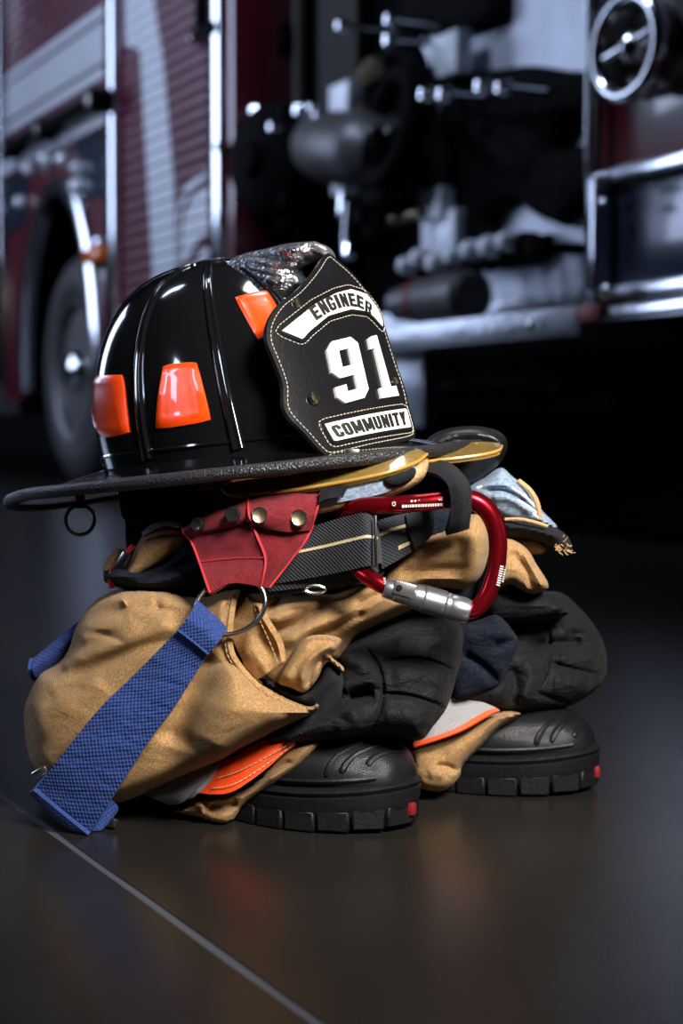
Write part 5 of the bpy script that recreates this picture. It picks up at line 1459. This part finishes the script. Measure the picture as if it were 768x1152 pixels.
# ------------------------------------------------------------------ boots
from mathutils.bvhtree import BVHTree
def boot(label, toe, heading, ribs, scale=1.0):
    ca, sa = math.cos(heading), math.sin(heading)
    M = Matrix(((ca, sa, 0, toe[0]), (-sa, ca, 0, toe[1]), (0, 0, 1, 0), (0, 0, 0, 1))) @ Matrix.Scale(scale, 4)
    bt = thing('rubber_boot', label, 'boot', M, None)
    # x: 0 at toe tip, negative towards the heel
    def hwid(x):                                    # half width of the sole
        t = -x / 0.30
        if t < 0.32: return 0.056 * math.sqrt(max(0, 1 - ((0.32 - t) / 0.32) ** 2.2))
        if t < 0.62: return 0.056 - 0.014 * math.sin((t - 0.32) / 0.30 * PI / 2)
        return 0.042 * math.sqrt(max(0.0, 1 - max(0, (t - 0.80) / 0.20) ** 2.2))
    def spring(x): return 0.006 * max(0, 1 + x / 0.09) ** 2
    # upper
    xs = [-0.004, -0.008, -0.014, -0.022, -0.034, -0.050, -0.068, -0.088, -0.108, -0.128, -0.150, -0.172, -0.195, -0.215, -0.240, -0.265, -0.285, -0.295]
    top = [0.043, 0.050, 0.056, 0.061, 0.066, 0.070, 0.072, 0.073, 0.075, 0.082, 0.096, 0.114, 0.125, 0.125, 0.125, 0.122, 0.110, 0.07]
    V, F = [], []
    n = 40
    for x, h in zip(xs, top):
        wv = max(0.004, hwid(x) * 0.985)
        z0 = 0.022 + spring(x)
        for k in range(n):
            a = PI * 2 * k / n
            c_, s_ = math.cos(a), math.sin(a)
            e = 2 / 2.3
            y = wv * math.copysign(abs(c_) ** e, c_)
            zz = math.copysign(abs(s_) ** e, s_)
            zc = z0 + (h + spring(x) - z0) * (0.38)
            zz = zc + (zz * (h + spring(x) - zc) if zz > 0 else zz * (zc - z0))
            V.append(Vector((x, y, zz)))
    for i in range(len(xs) - 1):
        for k in range(n): F.append([i * n + k, i * n + (k + 1) % n, (i + 1) * n + (k + 1) % n, (i + 1) * n + k])
    F.append(list(range(n))); F.append([(len(xs) - 1) * n + k for k in range(n)])
    UV_, UF_ = list(V), [list(f) for f in F]
    up_ = obj('upper', V, F, m_rubber, bt, local=True)
    # shaft rising into the trouser leg
    V, F = [], []
    for z, rx, ry, xc in ((0.10, 0.062, 0.045, -0.215), (0.14, 0.060, 0.047, -0.218), (0.19, 0.060, 0.048, -0.220)):
        for k in range(n):
            a = 2 * PI * k / n
            V.append(Vector((xc + rx * math.cos(a), ry * math.sin(a), z)))
    for i in range(2):
        for k in range(n): F.append([i * n + k, i * n + (k + 1) % n, (i + 1) * n + (k + 1) % n, (i + 1) * n + k])
    F.append(list(range(n))); F.append([2 * n + k for k in range(n)])
    obj('shaft', V, F, m_rubber, bt, local=True)
    # welt and sole outlines
    def outline(grow, n_=56):
        pts = []
        for i in range(n_):
            a = 2 * PI * i / n_
            x = -0.15 + 0.15 * math.cos(a)
            wd = hwid(min(-0.0001, max(-0.2999, x)))
            pts.append((x + grow * math.cos(a), math.copysign(1, math.sin(a)) * wd + grow * math.sin(a)))
        return pts
    def band(z0, z1, g0, g1, g2):
        V, F = [], []
        n_ = 72
        for z, g in ((z0, g0 - 0.002), (z0 + 0.002, g0), ((z0 + z1) / 2, g1), (z1 - 0.002, g2), (z1, g2 - 0.003)):
            for x, y in outline(g, n_): V.append(Vector((x, y, z + spring(x))))
        for i in range(4):
            for k in range(n_): F.append([i * n_ + k, i * n_ + (k + 1) % n_, (i + 1) * n_ + (k + 1) % n_, (i + 1) * n_ + k])
        F.append(list(range(n_))); F.append([4 * n_ + k for k in range(n_)])
        return V, F
    so = obj('sole', *band(0.008, 0.027, 0.000, 0.0025, 0.003), m_sole, bt, local=True)
    obj('rand', *band(0.026, 0.033, 0.003, 0.0040, 0.0025), m_sole, bt, local=True)
    # tread lugs round the sole edge
    ol = outline(0.0)
    per = resample(ol, 0.027)
    for i, p_ in enumerate(per):
        q = per[(i + 1) % len(per)]
        t = Vector((q[0] - p_[0], q[1] - p_[1], 0))
        if t.length < 1e-5: continue
        t.normalize()
        nx = Vector((t.y, -t.x, 0))
        if nx.dot(Vector((p_[0] + 0.15, p_[1], 0))) < 0: nx = -nx
        c = Vector(((p_[0] + q[0]) / 2, (p_[1] + q[1]) / 2, 0.0)) - nx * 0.0095
        z = spring(c.x)
        M2 = Matrix(((t.x, nx.x, 0, c.x), (t.y, nx.y, 0, c.y), (0, 0, 1, 0.0083 + z), (0, 0, 0, 1)))
        obj('tread_lug', *rbox((0, 0, 0), (0.0248, 0.024, 0.016), 0.0014, M2, 1), m_sole, so, local=True)
    # red plug at the toe
    obj('toe_plug', *rbox((0.0005, 0.0, 0.016), (0.0075, 0.008, 0.010), 0.002), m_redrubber, so, local=True, label='red rubber plug in the toe of the sole')
    # raised ribs over the toe cap
    def top_pt(x, y, lift=0.0012):
        h = np.interp(-x, [-q for q in xs], top) + spring(x)
        wv = max(0.004, hwid(x) * 0.985)
        z0 = 0.022 + spring(x)
        zc = z0 + (h - z0) * 0.38
        e = 2.3
        k = min(1, abs(y) / wv)
        return Vector((x, y, zc + (h - zc) * max(0, 1 - k ** e) ** (1 / e) + lift))
    bvh = BVHTree.FromPolygons([M @ v for v in UV_], UF_)
    for rb in ribs:
        pts = []
        for q in catmull(rb, 8):
            h_ = bvh.ray_cast(CAM, ray(q[0], q[1]).normalized())
            if h_[0] is not None: pts.append(h_[0] + h_[1] * 0.0006)
        if len(pts) > 3:
            nn_ = len(pts)
            obj('toe_rib', *tube(pts, [0.0030 * (0.45 + 0.55 * math.sin(PI * min(1, (k_ + 1) / nn_ * 1.15) ** 0.6)) for k_ in range(nn_)], 8), m_rubber, up_)
    # moulded side line
    for sgn in (-1, 1):
        pts = []
        for x in np.linspace(-0.012, -0.125, 24):
            wv = hwid(x)
            z = 0.0385 + spring(x) - 0.004 * min(1, max(0, (-x - 0.095) / 0.02))
            h = np.interp(-x, [-q for q in xs], top) + spring(x)
            pts.append(Vector((x, sgn * (wv * 0.985 + 0.0008), z)))
        obj('side_line', *tube(pts, 0.0018, 6), m_rubber, up_, local=True)
    return bt
boot('black rubber boot beside the blue suspender strap, its toe past the orange trim', (0.052, 1.338, 0), math.radians(34),
     [[(367, 873), (372, 860), (383, 848), (409, 834)], [(384, 869), (390, 858), (405, 846), (436, 835)], [(413, 861), (421, 852), (438, 846), (460, 845)]])
boot('black rubber boot on the carabiner side, set back from the boot by the strap', (0.213, 1.481, 0), math.radians(22),
     [[(603, 838), (606, 828), (616, 815), (634, 802)], [(620, 835), (625, 823), (637, 811), (649, 803)], [(645, 829), (650, 821), (661, 813)]])
